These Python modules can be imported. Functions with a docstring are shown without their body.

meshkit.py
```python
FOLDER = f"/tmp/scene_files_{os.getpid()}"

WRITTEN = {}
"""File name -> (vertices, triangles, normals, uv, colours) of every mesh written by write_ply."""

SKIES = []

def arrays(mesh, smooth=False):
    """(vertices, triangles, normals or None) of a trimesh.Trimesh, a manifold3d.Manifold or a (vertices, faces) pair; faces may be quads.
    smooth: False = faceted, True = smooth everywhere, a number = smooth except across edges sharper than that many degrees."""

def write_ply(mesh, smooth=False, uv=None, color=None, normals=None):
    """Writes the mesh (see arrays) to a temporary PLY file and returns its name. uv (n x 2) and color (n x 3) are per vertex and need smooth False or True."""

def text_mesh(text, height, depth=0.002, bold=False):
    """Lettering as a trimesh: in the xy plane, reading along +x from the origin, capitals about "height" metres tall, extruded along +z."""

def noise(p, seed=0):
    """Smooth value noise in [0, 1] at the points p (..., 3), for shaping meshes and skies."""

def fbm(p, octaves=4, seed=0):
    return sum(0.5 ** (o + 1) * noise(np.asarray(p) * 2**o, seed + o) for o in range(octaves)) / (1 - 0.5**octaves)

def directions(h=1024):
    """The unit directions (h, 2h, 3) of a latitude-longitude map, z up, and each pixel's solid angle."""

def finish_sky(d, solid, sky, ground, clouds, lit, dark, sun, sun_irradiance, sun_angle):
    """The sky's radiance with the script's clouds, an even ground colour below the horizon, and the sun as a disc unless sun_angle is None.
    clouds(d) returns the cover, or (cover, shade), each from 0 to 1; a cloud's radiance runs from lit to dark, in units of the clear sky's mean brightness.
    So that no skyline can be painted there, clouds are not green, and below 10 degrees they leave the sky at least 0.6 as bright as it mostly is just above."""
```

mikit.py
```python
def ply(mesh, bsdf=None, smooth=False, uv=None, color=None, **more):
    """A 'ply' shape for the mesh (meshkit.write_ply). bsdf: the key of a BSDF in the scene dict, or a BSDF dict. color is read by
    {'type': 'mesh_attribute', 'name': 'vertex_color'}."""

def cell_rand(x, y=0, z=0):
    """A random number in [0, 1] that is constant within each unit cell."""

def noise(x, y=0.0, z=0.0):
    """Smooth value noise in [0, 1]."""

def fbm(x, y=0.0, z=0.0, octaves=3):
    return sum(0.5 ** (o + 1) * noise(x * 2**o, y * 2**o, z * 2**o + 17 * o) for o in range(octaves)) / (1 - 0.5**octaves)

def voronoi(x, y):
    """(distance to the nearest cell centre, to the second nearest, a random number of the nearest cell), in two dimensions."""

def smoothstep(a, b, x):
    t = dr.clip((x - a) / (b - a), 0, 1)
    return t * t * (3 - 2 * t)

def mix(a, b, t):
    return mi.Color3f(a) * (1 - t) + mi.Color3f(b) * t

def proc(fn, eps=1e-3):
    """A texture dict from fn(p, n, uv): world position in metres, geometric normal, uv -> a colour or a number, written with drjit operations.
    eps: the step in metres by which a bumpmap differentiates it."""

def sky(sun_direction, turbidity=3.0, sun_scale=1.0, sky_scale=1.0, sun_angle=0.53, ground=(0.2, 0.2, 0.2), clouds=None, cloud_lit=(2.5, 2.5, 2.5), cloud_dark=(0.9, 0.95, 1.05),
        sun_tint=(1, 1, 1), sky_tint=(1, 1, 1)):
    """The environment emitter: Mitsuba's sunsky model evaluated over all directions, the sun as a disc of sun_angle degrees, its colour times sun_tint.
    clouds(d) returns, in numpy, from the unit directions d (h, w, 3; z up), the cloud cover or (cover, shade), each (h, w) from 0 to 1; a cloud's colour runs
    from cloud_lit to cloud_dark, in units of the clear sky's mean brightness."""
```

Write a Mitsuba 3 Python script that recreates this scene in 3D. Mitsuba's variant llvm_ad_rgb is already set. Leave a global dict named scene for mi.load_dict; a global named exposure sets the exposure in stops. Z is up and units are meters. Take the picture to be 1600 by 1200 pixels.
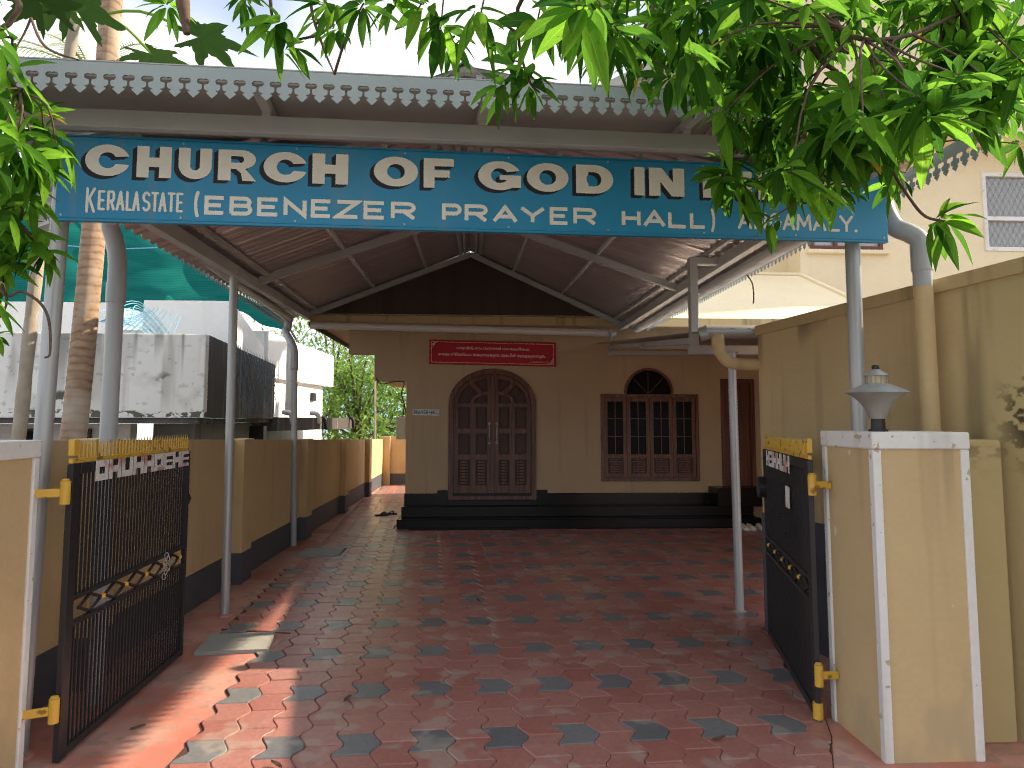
import math, random, numpy as np, trimesh, mitsuba as mi, drjit as dr, mikit
from mikit import noise, fbm, cell_rand, smoothstep, mix, proc
from shapely.geometry import Polygon, LineString, box as sbox, Point
from shapely import affinity, union_all
T = mi.ScalarTransform4f
scene, labels = {}, {}
RG = random.Random(11)

# ---------------------------------------------------------------- camera, sky, exposure
SLOPE = 0.035                                   # the lot climbs gently from the road to the building
def climb(y): return SLOPE * np.clip(y, -4.0, 45.0)
EYE = np.array([0.0, 0.0, 1.7])
yaw, pit = math.radians(3.04), math.atan(0.086)
FW = np.array([math.sin(yaw) * math.cos(pit), math.cos(yaw) * math.cos(pit), math.sin(pit)])
scene['camera'] = {'type': 'perspective', 'fov': math.degrees(2 * math.atan(800 / 1130)), 'fov_axis': 'x', 'near_clip': 0.05, 'far_clip': 2000.0,
                   'to_world': T().look_at(origin=EYE.tolist(), target=(EYE + FW).tolist(), up=[0, 0, 1])}
SUN = np.array([1.42, 0.32, 1.0])
def clouds(d):
    import meshkit
    n = meshkit.fbm(d * 3.0 + 5, 4, 3)
    return np.clip((n - 0.26) * 4.0, 0, 0.93), np.clip((n - .66) * 2, 0, .3)
scene['sky'] = mikit.sky(SUN.tolist(), turbidity=3, clouds=clouds, sun_angle=0.6)
exposure = 2.75

# ---------------------------------------------------------------- materials (real-world base colours)
def M(key, **d):
    tex = {k: ({'type': 'rgb', 'value': list(v)} if isinstance(v, (tuple, list)) else v) for k, v in d.items() if k != 'bump'}
    b = {'type': 'principled', 'specular': 0.4, **tex}
    if 'bump' in d:
        b = {'type': 'bumpmap', 'arbitrary': d['bump'], 'scale': 1.0, 'bsdf': b}
    scene[key] = {'type': 'twosided', 'bsdf': b}
def lotz(p): return p.z - SLOPE * p.y
def plaster_fn(base, dirt, amount=1.0, streak=1.0):
    def f(p, n, uv):
        a = fbm(p.x * 1.3 + 3, p.y * 1.3, p.z * 1.3, 4)
        s = fbm(p.x * 9, p.y * 9, p.z * 0.5, 3)
        g = fbm(p.x * 40, p.y * 40, p.z * 40, 2)
        c = mi.Color3f(base) * (0.86 + 0.2 * a + 0.08 * (g - .5))
        return mix(c, dirt, amount * (0.55 * streak * smoothstep(.55, .78, s) + 0.3 * smoothstep(.55, .8, a)))
    return f
def plaster(*a): return proc(plaster_fn(*a))
def fine(scale, amp): return proc(lambda p, n, uv: amp * fbm(p.x * scale, p.y * scale, p.z * scale, 3))
OCHRE = (.565, .425, .235)
plaster_ochre = plaster_fn(OCHRE, (.30, .21, .12), .55)
M('m_ochre', base_color=plaster(OCHRE, (.30, .21, .12), .55), roughness=.75)
M('m_ochre_old', base_color=plaster((.50, .38, .20), (.10, .085, .05), 1.2), roughness=.85)
M('m_facade', base_color=plaster((.50, .375, .24), (.34, .26, .18), .7), roughness=.7)
def wall_face(p, n, uv):
    c = plaster_ochre(p, n, uv); h = lotz(p) - .0417 * (5.9 - p.y)
    k = noise(p.y * 9 + p.x * 3, 3.3); c = mix(c, (.16, .115, .07), .75 * smoothstep(.60, .85, k) * smoothstep(2.42 - .45 * noise(p.y * 5, 1), 2.44, h))
    c = mix(c, (.42, .36, .17), .6 * smoothstep(4.6, 3.8, p.y + .4 * fbm(p.x * 2, p.y * 2, p.z * 2, 3)))
    d = dr.sqrt(dr.square(p.y - 3.62) * 3 + dr.square(lotz(p) - 1.72) * 2.2)
    spot = smoothstep(.50, .60, fbm(p.x * 9, p.y * 17, p.z * 15, 4)) * smoothstep(.62, .18, d)
    run = smoothstep(.10, .02, dr.abs(p.y - 4.02)) * smoothstep(.35, .7, fbm(p.x * 4, p.y * 12, p.z * 1.2, 3)) * .45
    c = mix(c, (.045, .032, .018), dr.clip(spot + run, 0, .92))
    return mix(c, (.10, .08, .045), .6 * smoothstep(.5, .8, fbm(p.y * 6, p.x * 6, p.z * .7, 3)) * smoothstep(4.4, 3.7, p.y))
M('m_wall_face', base_color=proc(wall_face), roughness=.8)
M('m_dado', base_color=(.075, .08, .10), roughness=.55)
white_fn = plaster_fn((.74, .74, .74), (.32, .30, .27), .6)
M('m_white', base_color=proc(lambda p, n, uv: mix(white_fn(p, n, uv), (.42, .33, .22), .85 * smoothstep(.69, .71, fbm(p.x * 26, p.y * 26, p.z * 20, 4)))), roughness=.6)
def pillar_face(p, n, uv):
    c = plaster_ochre(p, n, uv); h = lotz(p)
    c = mix(c, (.40, .34, .22), .5 * smoothstep(.50, .70, fbm(p.x * 6, p.y * 6, p.z * 3, 4) + .22 * smoothstep(.42, .0, h) - .16))
    c = mix(c, (.34, .26, .15), .55 * smoothstep(.62, .85, noise(p.x * 17 + p.y * 11, 2.2, p.z * .6)) * smoothstep(1.1, 1.55, h))
    return mix(c, (.68, .62, .50), .7 * smoothstep(.785, .80, fbm(p.x * 13, p.y * 13, p.z * 9, 4)))
M('m_pillar', base_color=proc(pillar_face), roughness=.75)
M('m_cream', base_color=plaster((.78, .68, .48), (.55, .46, .34), .35, .4), roughness=.8)
def concrete_stain(p, n, uv):
    a = fbm(p.x * 1.7, p.y * 1.7, p.z * 1.7, 4)
    s = fbm(p.x * 7, p.y * 7, p.z * .45, 3)
    h = lotz(p)
    c = mix((.68, .69, .68), (.36, .35, .33), .8 * smoothstep(.5, .72, s) * smoothstep(1.9, 2.75, h + .6 * a))
    c = mix(c, (.17, .17, .16), .75 * smoothstep(.62, .80, noise(p.x * 16, p.y * 16, p.z * .35)) * smoothstep(1.9 + .7 * noise(p.x * 9, p.y * 9, 2), 2.8, h))
    m = fbm(p.x * 14, p.y * 14, p.z * 14, 4); big = fbm(p.x * 1.6, p.y * 1.6, p.z * 2.6, 3)
    c = mix(c, (.45, .45, .43), .5 * smoothstep(.5, .75, fbm(p.x * 4, p.y * 4, p.z * 4, 4)))
    moss = smoothstep(.46, .56, m) * smoothstep(.60, .72, big + .58 * smoothstep(1.86, 1.74, h)) + .25 * smoothstep(.68, .74, m)
    return mix(c, (.055, .06, .04), dr.clip(moss, 0, .93))
M('m_stained', base_color=proc(concrete_stain), roughness=.9)
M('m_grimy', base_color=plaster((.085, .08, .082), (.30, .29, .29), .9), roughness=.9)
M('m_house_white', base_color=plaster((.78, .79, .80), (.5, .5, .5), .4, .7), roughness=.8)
def red_floor(p, n, uv):
    a = fbm(p.x * 2.2, p.y * 2.2, 0, 4); b = fbm(p.x * 17, p.y * 17, 1, 3)
    c = mix((.44, .17, .135), (.50, .28, .24), smoothstep(.35, .65, a))
    return mix(c, (.30, .22, .20), .6 * smoothstep(.58, .75, b))
M('m_red_floor', base_color=proc(red_floor), roughness=.5, specular=.45)
def paver(base, other):
    def f(p, n, uv):
        k = cell_rand(dr.floor(uv.x + .5), 7)
        a = fbm(p.x * 3, p.y * 3, 2, 3); g = fbm(p.x * 60, p.y * 60, 5, 2)
        c = mix(base, other, dr.clip(.65 * k + .7 * (a - .35), 0, 1)) * (.86 + .28 * g)
        return mix(c, (.36, .31, .28), .45 * smoothstep(.6, .75, fbm(p.x * 6, p.y * 6, 9, 3)))
    return proc(f)
M('m_paver_red', base_color=paver((.29, .112, .098), (.36, .18, .16)), roughness=.34, specular=.7)
M('m_paver_grey', base_color=paver((.115, .12, .135), (.175, .18, .195)), roughness=.34, specular=.7)
M('m_joint', base_color=(.075, .04, .036), roughness=.95)
M('m_asphalt', base_color=proc(lambda p, n, uv: mix((.13, .12, .115), (.22, .20, .185), fbm(p.x * 2, p.y * 2, 0, 4))), roughness=.9)
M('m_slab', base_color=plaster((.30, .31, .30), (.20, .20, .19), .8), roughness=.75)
M('m_steel', base_color=proc(lambda p, n, uv: mix((.34, .36, .37), (.45, .46, .47), fbm(p.x * 5, p.y * 5, p.z * 2, 3))), roughness=.38, metallic=.35)
M('m_tube', base_color=proc(lambda p, n, uv: mix((.30, .31, .31), (.40, .41, .40), fbm(p.x * 3, p.y * 3, p.z * 3, 4))), roughness=.5)
M('m_valance', base_color=proc(lambda p, n, uv: mix((.26, .31, .325), (.34, .395, .40), fbm(p.x * 3, p.y * 3, p.z * 1.2, 4))), roughness=.55)
M('m_sheet', base_color=proc(lambda p, n, uv: mix((.40, .37, .38), (.56, .53, .53), fbm(p.x * 1.2, p.y * 14, p.z * 1.2, 4))), roughness=.34, metallic=.75)
M('m_pvc', base_color=(.36, .38, .40), roughness=.32)
M('m_pvc_white', base_color=plaster((.70, .69, .68), (.45, .43, .40), .5), roughness=.4)
M('m_black', base_color=(.022, .022, .026), roughness=.4)
def gold(p, n, uv):
    return mix((.62, .38, .055), (.12, .05, .02), (.7 * smoothstep(.62, .72, fbm(p.x * 22, p.y * 22, p.z * 22, 3))))
M('m_gold', base_color=proc(gold), roughness=.4)
M('m_paper', base_color=proc(lambda p, n, uv: mix((.62, .61, .60), (.42, .25, .22), smoothstep(.5, .72, fbm(p.x * 11, p.y * 11, p.z * 11, 3)))), roughness=.8)
def wood(p, n, uv):
    g = fbm(p.x * 30, p.y * 30, p.z * 1.6, 4)
    return mix((.075, .021, .012), (.145, .047, .025), smoothstep(.3, .7, g))
M('m_wood', base_color=proc(wood), roughness=.38, specular=.5)
M('m_wood_panel', base_color=(.055, .017, .011), roughness=.42)
M('m_brown_wood', base_color=(.12, .04, .03), roughness=.5)
M('m_granite', base_color=(.004, .004, .006), roughness=.22, specular=.22)
M('m_gable', base_color=plaster((.075, .055, .045), (.045, .035, .03), .8), roughness=.9)
M('m_blue', base_color=proc(lambda p, n, uv: mix(mix((.013, .18, .34), (.022, .25, .45), fbm(p.x * 3, p.y * 3, p.z * 3, 4)), (.10, .22, .30), .5 * smoothstep(.58, .8, fbm(p.x * 12, p.y * 12, p.z * 1.2, 3)))), roughness=.42)
M('m_letter', base_color=plaster((.72, .69, .61), (.46, .44, .38), .7, .3), roughness=.6)
M('m_ink', base_color=(.012, .012, .016), roughness=.6)
M('m_crimson', base_color=(.42, .012, .025), roughness=.45)
M('m_pink_ink', base_color=(.72, .50, .50), roughness=.5)
M('m_plate', base_color=(.50, .52, .53), roughness=.35, metallic=.3)
M('m_dark_glass', base_color=(.008, .008, .011), roughness=.2, specular=.05)
M('m_pale_glass', base_color=(.30, .33, .36), roughness=.08, specular=.8)
M('m_bark', base_color=proc(lambda p, n, uv: mix((.16, .11, .08), (.05, .035, .028), fbm(p.x * 40, p.y * 40, p.z * 14, 4))), roughness=.9)
def palm_bark(p, n, uv):
    r = .5 + .5 * dr.sin(p.z * 88 + 7 * fbm(p.x * 7, p.y * 7, p.z * 3, 3))
    c = mix((.36, .26, .18), (.16, .10, .07), dr.clip(.40 * smoothstep(.55, 1, r) + fbm(p.x * 15, p.y * 15, p.z * 22, 3) - .25, 0, 1))
    return mix(c, (.46, .43, .38), .6 * smoothstep(.5, .7, fbm(p.x * 3, p.y * 3, p.z * 2, 3)))
M('m_palm_bark', base_color=proc(palm_bark), roughness=.95)
M('m_pale_bark', base_color=proc(lambda p, n, uv: mix((.42, .38, .32), (.22, .19, .15), fbm(p.x * 14, p.y * 14, p.z * 9, 4))), roughness=.9)
M('m_bronze', base_color=proc(lambda p, n, uv: mix((.30, .28, .25), (.42, .40, .37), fbm(p.x * 20, p.y * 20, p.z * 9, 3))), roughness=.4, metallic=.5)
M('m_lantern', base_color=(.46, .40, .26), roughness=.25)
M('m_rope', base_color=(.16, .40, .58), roughness=.7)
M('m_rubber', base_color=(.03, .026, .026), roughness=.7)
M('m_shoe', base_color=(.62, .62, .60), roughness=.5)
def leaf_col(p, n, uv):
    k = cell_rand(dr.floor(uv.x), 3); a = dr.abs(uv.x - dr.floor(uv.x) - .5)
    rib = smoothstep(.035, .012, a)
    q = uv.y * 15 + a * 9; q = q - dr.floor(q)
    vein = smoothstep(.14, .05, dr.abs(q - .5))
    c = mix((.035, .12, .018), (.235, .53, .045), k * (.35 + .65 * k))
    c = mix(c, (.55, .42, .06), smoothstep(.991, .993, k))
    c = mix(c, (.20, .13, .04), .6 * smoothstep(.84, .88, noise(uv.x * 7, uv.y * 15, 1)) * smoothstep(.6, .8, k))
    return mix(c, mi.Color3f(c) * 1.35 + .03, .8 * rib + .22 * vein)
scene['m_leaf'] = {'type': 'principledthin', 'base_color': proc(leaf_col), 'roughness': .27, 'diff_trans': 1.4, 'spec_trans': 0.0, 'eta': 1.5}
scene['m_far_leaf'] = {'type': 'principledthin', 'base_color': proc(lambda p, n, uv: mix((.10, .22, .04), (.34, .50, .13), cell_rand(dr.floor(uv.x), 5))), 'roughness': .5, 'diff_trans': 1.1, 'spec_trans': 0.0}
scene['m_dark_leaf'] = {'type': 'principledthin', 'base_color': proc(lambda p, n, uv: mix((.02, .06, .015), (.05, .11, .03), cell_rand(dr.floor(uv.x * 3), 5))), 'roughness': .4, 'diff_trans': .5, 'spec_trans': 0.0}
def net_col(p, n, uv):
    w = .5 + .5 * dr.sin(p.z * 160)
    return mix((.006, .11, .105), (.02, .20, .185), dr.clip(.35 * w + fbm(p.x * 2, p.y * 2, p.z * 9, 3) - .1, 0, 1))
scene['m_net'] = {'type': 'principledthin', 'base_color': proc(net_col), 'roughness': .7, 'diff_trans': 1.0, 'spec_trans': 0.0}

# ---------------------------------------------------------------- mesh helpers, all in lot coordinates (z = height above the sloping lot)
def cat(ms): return ms[0] if len(ms) == 1 else trimesh.util.concatenate(ms)
def raw(v, f): return trimesh.Trimesh(np.asarray(v, float), np.asarray(f, int), process=False)
BF = np.array([[0, 2, 3], [0, 3, 1], [4, 5, 7], [4, 7, 6], [0, 1, 5], [0, 5, 4], [2, 6, 7], [2, 7, 3], [0, 4, 6], [0, 6, 2], [1, 3, 7], [1, 7, 5]])
def box(x0, x1, y0, y1, z0, z1, c=0.0):
    if c:
        P = []
        for sx in (0, 1):
            for sy in (0, 1):
                for sz in (0, 1):
                    q = np.array([(x0, x1)[sx], (y0, y1)[sy], (z0, z1)[sz]], float); d = np.array([1 - 2 * sx, 1 - 2 * sy, 1 - 2 * sz]) * c
                    P += [q + d * [0, 1, 1], q + d * [1, 0, 1], q + d * [1, 1, 0]]
        return trimesh.convex.convex_hull(np.array(P))
    return raw([[x, y, z] for z in (z0, z1) for y in (y0, y1) for x in (x0, x1)], BF)
def frame(d, up=(0, 0, 1)):
    d = np.asarray(d, float); d = d / np.linalg.norm(d)
    s = np.cross(d, up)
    if np.linalg.norm(s) < 1e-6: s = np.cross(d, (1, 0, 0))
    s /= np.linalg.norm(s)
    return d, s, np.cross(s, d)
def bar(p, q, w, h, c=0.0, up=(0, 0, 1)):
    """A straight bar from p to q, w wide (sideways) and h high, centred on the line."""
    p, q = np.asarray(p, float), np.asarray(q, float)
    d, s, u = frame(q - p, up)
    m = box(0, np.linalg.norm(q - p), -w / 2, w / 2, -h / 2, h / 2, c)
    v = np.array(m.vertices)
    m = raw(p + v[:, :1] * d - v[:, 1:2] * s + v[:, 2:3] * u, m.faces)
    return m
def tube(pts, r, n=10, caps=True):
    pts = np.asarray(pts, float); k = len(pts); r = np.broadcast_to(np.asarray(r, float), (k,))
    t = np.gradient(pts, axis=0); t /= np.linalg.norm(t, axis=1, keepdims=True) + 1e-12
    a = np.zeros_like(t); ref = np.array([0, 0, 1.0]) if abs(t[0][2]) < .9 else np.array([1.0, 0, 0])
    for i in range(k):
        x = np.cross(t[i], ref); x /= np.linalg.norm(x); a[i] = x; ref = np.cross(x, t[i])
    b = np.cross(t, a); an = np.arange(n) * 2 * np.pi / n
    v = (pts[:, None] + r[:, None, None] * (np.cos(an)[None, :, None] * a[:, None] + np.sin(an)[None, :, None] * b[:, None])).reshape(-1, 3)
    f = []
    for i in range(k - 1):
        for j in range(n):
            j2 = (j + 1) % n; A, B, C_, D = i * n + j, i * n + j2, (i + 1) * n + j2, (i + 1) * n + j
            f += [[A, B, C_], [A, C_, D]]
    if caps:
        v = np.vstack([v, pts[0], pts[-1]])
        for j in range(n):
            f += [[k * n, (j + 1) % n, j], [k * n + 1, (k - 1) * n + j, (k - 1) * n + (j + 1) % n]]
    return raw(v, f)
def smooth_path(pts, m=6):
    """A rounded path through the control points (Catmull-Rom)."""
    p = np.asarray(pts, float); e = np.vstack([2 * p[0] - p[1], p, 2 * p[-1] - p[-2]]); out = []
    for i in range(1, len(e) - 2):
        for t in np.arange(m) / m:
            out.append(.5 * (2 * e[i] + (e[i + 1] - e[i - 1]) * t + (2 * e[i - 1] - 5 * e[i] + 4 * e[i + 1] - e[i + 2]) * t ** 2 + (3 * e[i] - e[i - 1] - 3 * e[i + 1] + e[i + 2]) * t ** 3))
    return np.vstack([out, p[-1:]])
def lathe(prof, c, n=28, turn=0.0):
    prof = np.asarray(prof, float); an = np.arange(n) * 2 * np.pi / n + turn
    v = np.stack([c[0] + prof[:, :1] * np.cos(an), c[1] + prof[:, :1] * np.sin(an), c[2] + prof[:, 1:] + 0 * an], -1).reshape(-1, 3)
    f = []
    for i in range(len(prof) - 1):
        for j in range(n):
            A, B = i * n + j, i * n + (j + 1) % n
            f += [[A, B, B + n], [A, B + n, A + n]]
    return raw(v, f)
def polys(g): return [x for x in getattr(g, 'geoms', [g]) if x.geom_type == 'Polygon' and x.area > 1e-7]
def extrude(g, h): return cat([trimesh.creation.extrude_polygon(x, h, engine='earcut') for x in polys(g)])
def front(g, y0, y1):
    """An outline in (x, z) as a slab from y0 to y1."""
    m = extrude(g, y1 - y0); v = np.array(m.vertices)
    return raw(np.stack([v[:, 0], y1 - v[:, 2], v[:, 1]], 1), m.faces)
def onplane(m, A, d, w0=0.0, rise=0.0):
    """A mesh in (u, v, w): u along the level direction d from A, v up, w towards the viewer's side."""
    d = np.asarray(d, float) / np.linalg.norm(d); n = np.array([d[1], -d[0]]); v = np.array(m.vertices)
    x = A[0] + v[:, 0] * d[0] + (v[:, 2] + w0) * n[0]; y = A[1] + v[:, 0] * d[1] + (v[:, 2] + w0) * n[1]
    return raw(np.stack([x, y, A[2] + v[:, 1] + rise * v[:, 0]], 1), m.faces)
def grid(fn, nu, nv):
    uu, vv = np.meshgrid(np.linspace(0, 1, nu + 1), np.linspace(0, 1, nv + 1), indexing='ij')
    v = fn(uu.ravel(), vv.ravel()); i, j = np.meshgrid(np.arange(nu), np.arange(nv), indexing='ij'); a = (i * (nv + 1) + j).ravel()
    return raw(v, np.vstack([np.stack([a, a + nv + 1, a + nv + 2], 1), np.stack([a, a + nv + 2, a + 1], 1)]))

# ---------------------------------------------------------------- scene bookkeeping
used = {}
def number(key):
    k = used.get(key, 0); used[key] = k + 1
    return key if k == 0 else f'{key}_{k:03d}'
def put(key, mesh, m, smooth=False, uv=None):
    mesh = cat(mesh) if isinstance(mesh, list) else mesh
    v = np.array(mesh.vertices, float); v[:, 2] += climb(v[:, 1])
    scene[key] = mikit.ply(raw(v, mesh.faces), m, smooth=smooth, **({'uv': uv} if uv is not None else {}))
    return key
def thing(name, label, category, group=None, mesh=None, m=None, smooth=False, kind=None):
    key = number(name); labels[key] = {'label': label, 'category': category}
    if group: labels[key]['group'] = group
    if kind: labels[key]['kind'] = kind
    if mesh is not None: put(key, mesh, m, smooth)
    return key
def struct(name, label, mesh, m, smooth=False):
    key = number(name); labels[key] = {'label': label, 'kind': 'structure'}
    return put(key, mesh, m, smooth)
def part(parent, name, mesh, m, smooth=False, label=None, kind=None, uv=None):
    key = put(number(parent + '__' + name), mesh, m, smooth, uv)
    if label or kind: labels[key] = {**({'label': label} if label else {}), **({'kind': kind} if kind else {})}
    return key

# ================================================================ the setting: ground, driveway, paving
gx, gy = [-160, 160], [-200, -4, 45, 400]
gv = [[x, y, -.03] for y in gy for x in gx]
struct('ground', 'grey asphalt and bare ground around the church lot', raw(gv, [f for i in range(3) for f in ([2 * i, 2 * i + 1, 2 * i + 3], [2 * i, 2 * i + 3, 2 * i + 2])]), 'm_asphalt')
struct('driveway', 'red oxide concrete driveway under the carport', front(sbox(-2.62, -.12, 5.6, 0), 2.55, 19.5), 'm_red_floor')
FIELD = Polygon([(-1.52, 2.7), (-1.47, 4.4), (-1.5, 5.46), (-1.44, 6.0), (-2.03, 6.12), (-2.05, 9.15), (-2.12, 11.0), (-2.25, 13), (-2.3, 19.3), (-1.25, 19.3), (-1.25, 11.5), (4.9, 11.3), (4.9, 6.0), (2.36, 5.95), (2.0, 4.15), (1.93, 3.95), (1.62, 3.3), (1.5, 2.7)])
FIELD = FIELD.difference(Polygon([(-2.2, 9.18), (-1.66, 9.21), (-1.66, 9.80), (-2.2, 9.77)]))
CA, SA = math.cos(math.radians(3.3)), math.sin(math.radians(3.3))
def paver_xy(u, v): return (-.21 + u * CA - v * SA, 3.99 + u * SA + v * CA)
pieces = []
PW, PL, AMP = .1945, .2505, .025
for j in range(-14, 27):
    for k in range(-7, 64):
        vc = k * PL + (PL / 2 if j % 2 else 0)
        x, y = paver_xy(j * PW, vc)
        if not (2.4 < y < 19.6 and -2.5 < x < 5.0): continue
        s = np.linspace(-.5, .5, 9); jj = RG.uniform(-.0015, .0015)
        def edge(u0): return [paver_xy(u0 + jj + AMP * (math.cos(2 * math.pi * (vc + t * (PL - .004)) / PL) - .12 * math.sin(4 * math.pi * (vc + t * PL) / PL)), vc + t * (PL - .004)) for t in s]
        ring = edge(j * PW + PW / 2 - .0022) + edge(j * PW - PW / 2 + .0022)[::-1]
        g = Polygon(ring)
        if not FIELD.contains(g) and (x > -1 or g.intersection(FIELD).area < .55 * g.area):
            g = g.intersection(FIELD)
            g = max(polys(g), key=lambda q: q.area, default=None) if not g.is_empty else None
            if g is None or g.area < .004: continue
            g = g.simplify(.001)
        pieces.append((math.hypot(x - .15, y - 1.2), g, j % 2 == 0 and k % 3 == 0))
bed = extrude(union_all([FIELD.buffer(.004)] + [q[1].buffer(.006) for q in pieces]).buffer(.001), .003); bv = np.array(bed.vertices); bv[:, 2] += .002
part('driveway', 'joint_bed', raw(bv, bed.faces), 'm_joint', label='dark sandy joints between the pavers')
pieces.sort(key=lambda q: q[0])
def paver_mesh(g):
    h = .0125 + RG.uniform(-.0018, .0018)
    o = np.array(g.exterior.coords)[:-1]
    if Polygon(o).exterior.is_ccw is False: o = o[::-1]
    c = np.array(g.centroid.coords[0]); i_ = c + (o - c) * .952
    tilt = np.array([RG.uniform(-.006, .006), RG.uniform(-.006, .006)])
    n = len(o)
    top, tf = trimesh.creation.triangulate_polygon(Polygon(i_), engine='earcut')
    v = np.vstack([np.c_[o, np.full(n, .001)], np.c_[o, h - .004 + (o - c) @ tilt], np.c_[i_, h + (i_ - c) @ tilt], np.c_[top, h + (top - c) @ tilt]])
    a = np.arange(n); b = (a + 1) % n
    f = np.vstack([np.stack([a, b, b + n], 1), np.stack([a, b + n, a + n], 1), np.stack([a + n, b + n, b + 2 * n], 1), np.stack([a + n, b + 2 * n, a + 2 * n], 1), tf + 3 * n])
    return raw(v, f)
rest = {True: [], False: []}
for i, (dist, g, grey) in enumerate(pieces):
    m = paver_mesh(g); uv = np.c_[np.full(len(m.vertices), float(RG.randrange(1, 4000))), np.zeros(len(m.vertices))]
    if i < 298: part('driveway', 'paver', m, 'm_paver_grey' if grey else 'm_paver_red', uv=uv)
    else: rest[grey].append((m, uv))
for grey, l in rest.items():
    part('driveway', 'far_grey_pavers' if grey else 'far_red_pavers', [a for a, _ in l], 'm_paver_grey' if grey else 'm_paver_red', kind='stuff', uv=np.vstack([b for _, b in l]))
def slab(pts, z0, z1):
    m = trimesh.creation.extrude_polygon(Polygon(pts), z1 - z0, engine='earcut'); v = np.array(m.vertices); v[:, 2] += z0
    return raw(v, m.faces)
thing('inspection_cover', 'grey concrete cover slab at the left edge of the paving, half in the sun', 'drain cover', mesh=slab([(-2.007, 5.481), (-1.498, 5.529), (-1.559, 5.959), (-2.044, 5.931)], .001, .028), m='m_slab')
thing('inspection_cover', 'grey concrete cover slab farther back beside the left wall, near the path', 'drain cover', mesh=slab([(-2.185, 9.22), (-1.68, 9.25), (-1.68, 9.78), (-2.185, 9.75)], .001, .026), m='m_slab')
for x, y, a, wh in [(-1.82, 4.19, .4, 'on the sunlit red concrete beside the left gate'), (-.75, 4.55, 1.1, 'at the edge of the sun patch'), (.05, 6.9, 2, 'in the shaded middle of the paving'), (1.3, 3.9, .2, 'near the right gate'), (-.95, 3.72, 2.6, 'nearest the camera')]:
    thing('fallen_leaf', 'small dry brown leaf ' + wh, 'leaf', 'fallen leaves on the paving',
          mesh=grid(lambda u, v: np.stack([x + math.cos(a) * (u - .5) * .075 - math.sin(a) * (v - .5) * .03 * np.sin(np.pi * u), y + math.sin(a) * (u - .5) * .075 + math.cos(a) * (v - .5) * .03 * np.sin(np.pi * u), .018 + .012 * np.abs(v - .5) * 2 + .012 * u * u], 1), 6, 2), m='m_bark')

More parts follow.
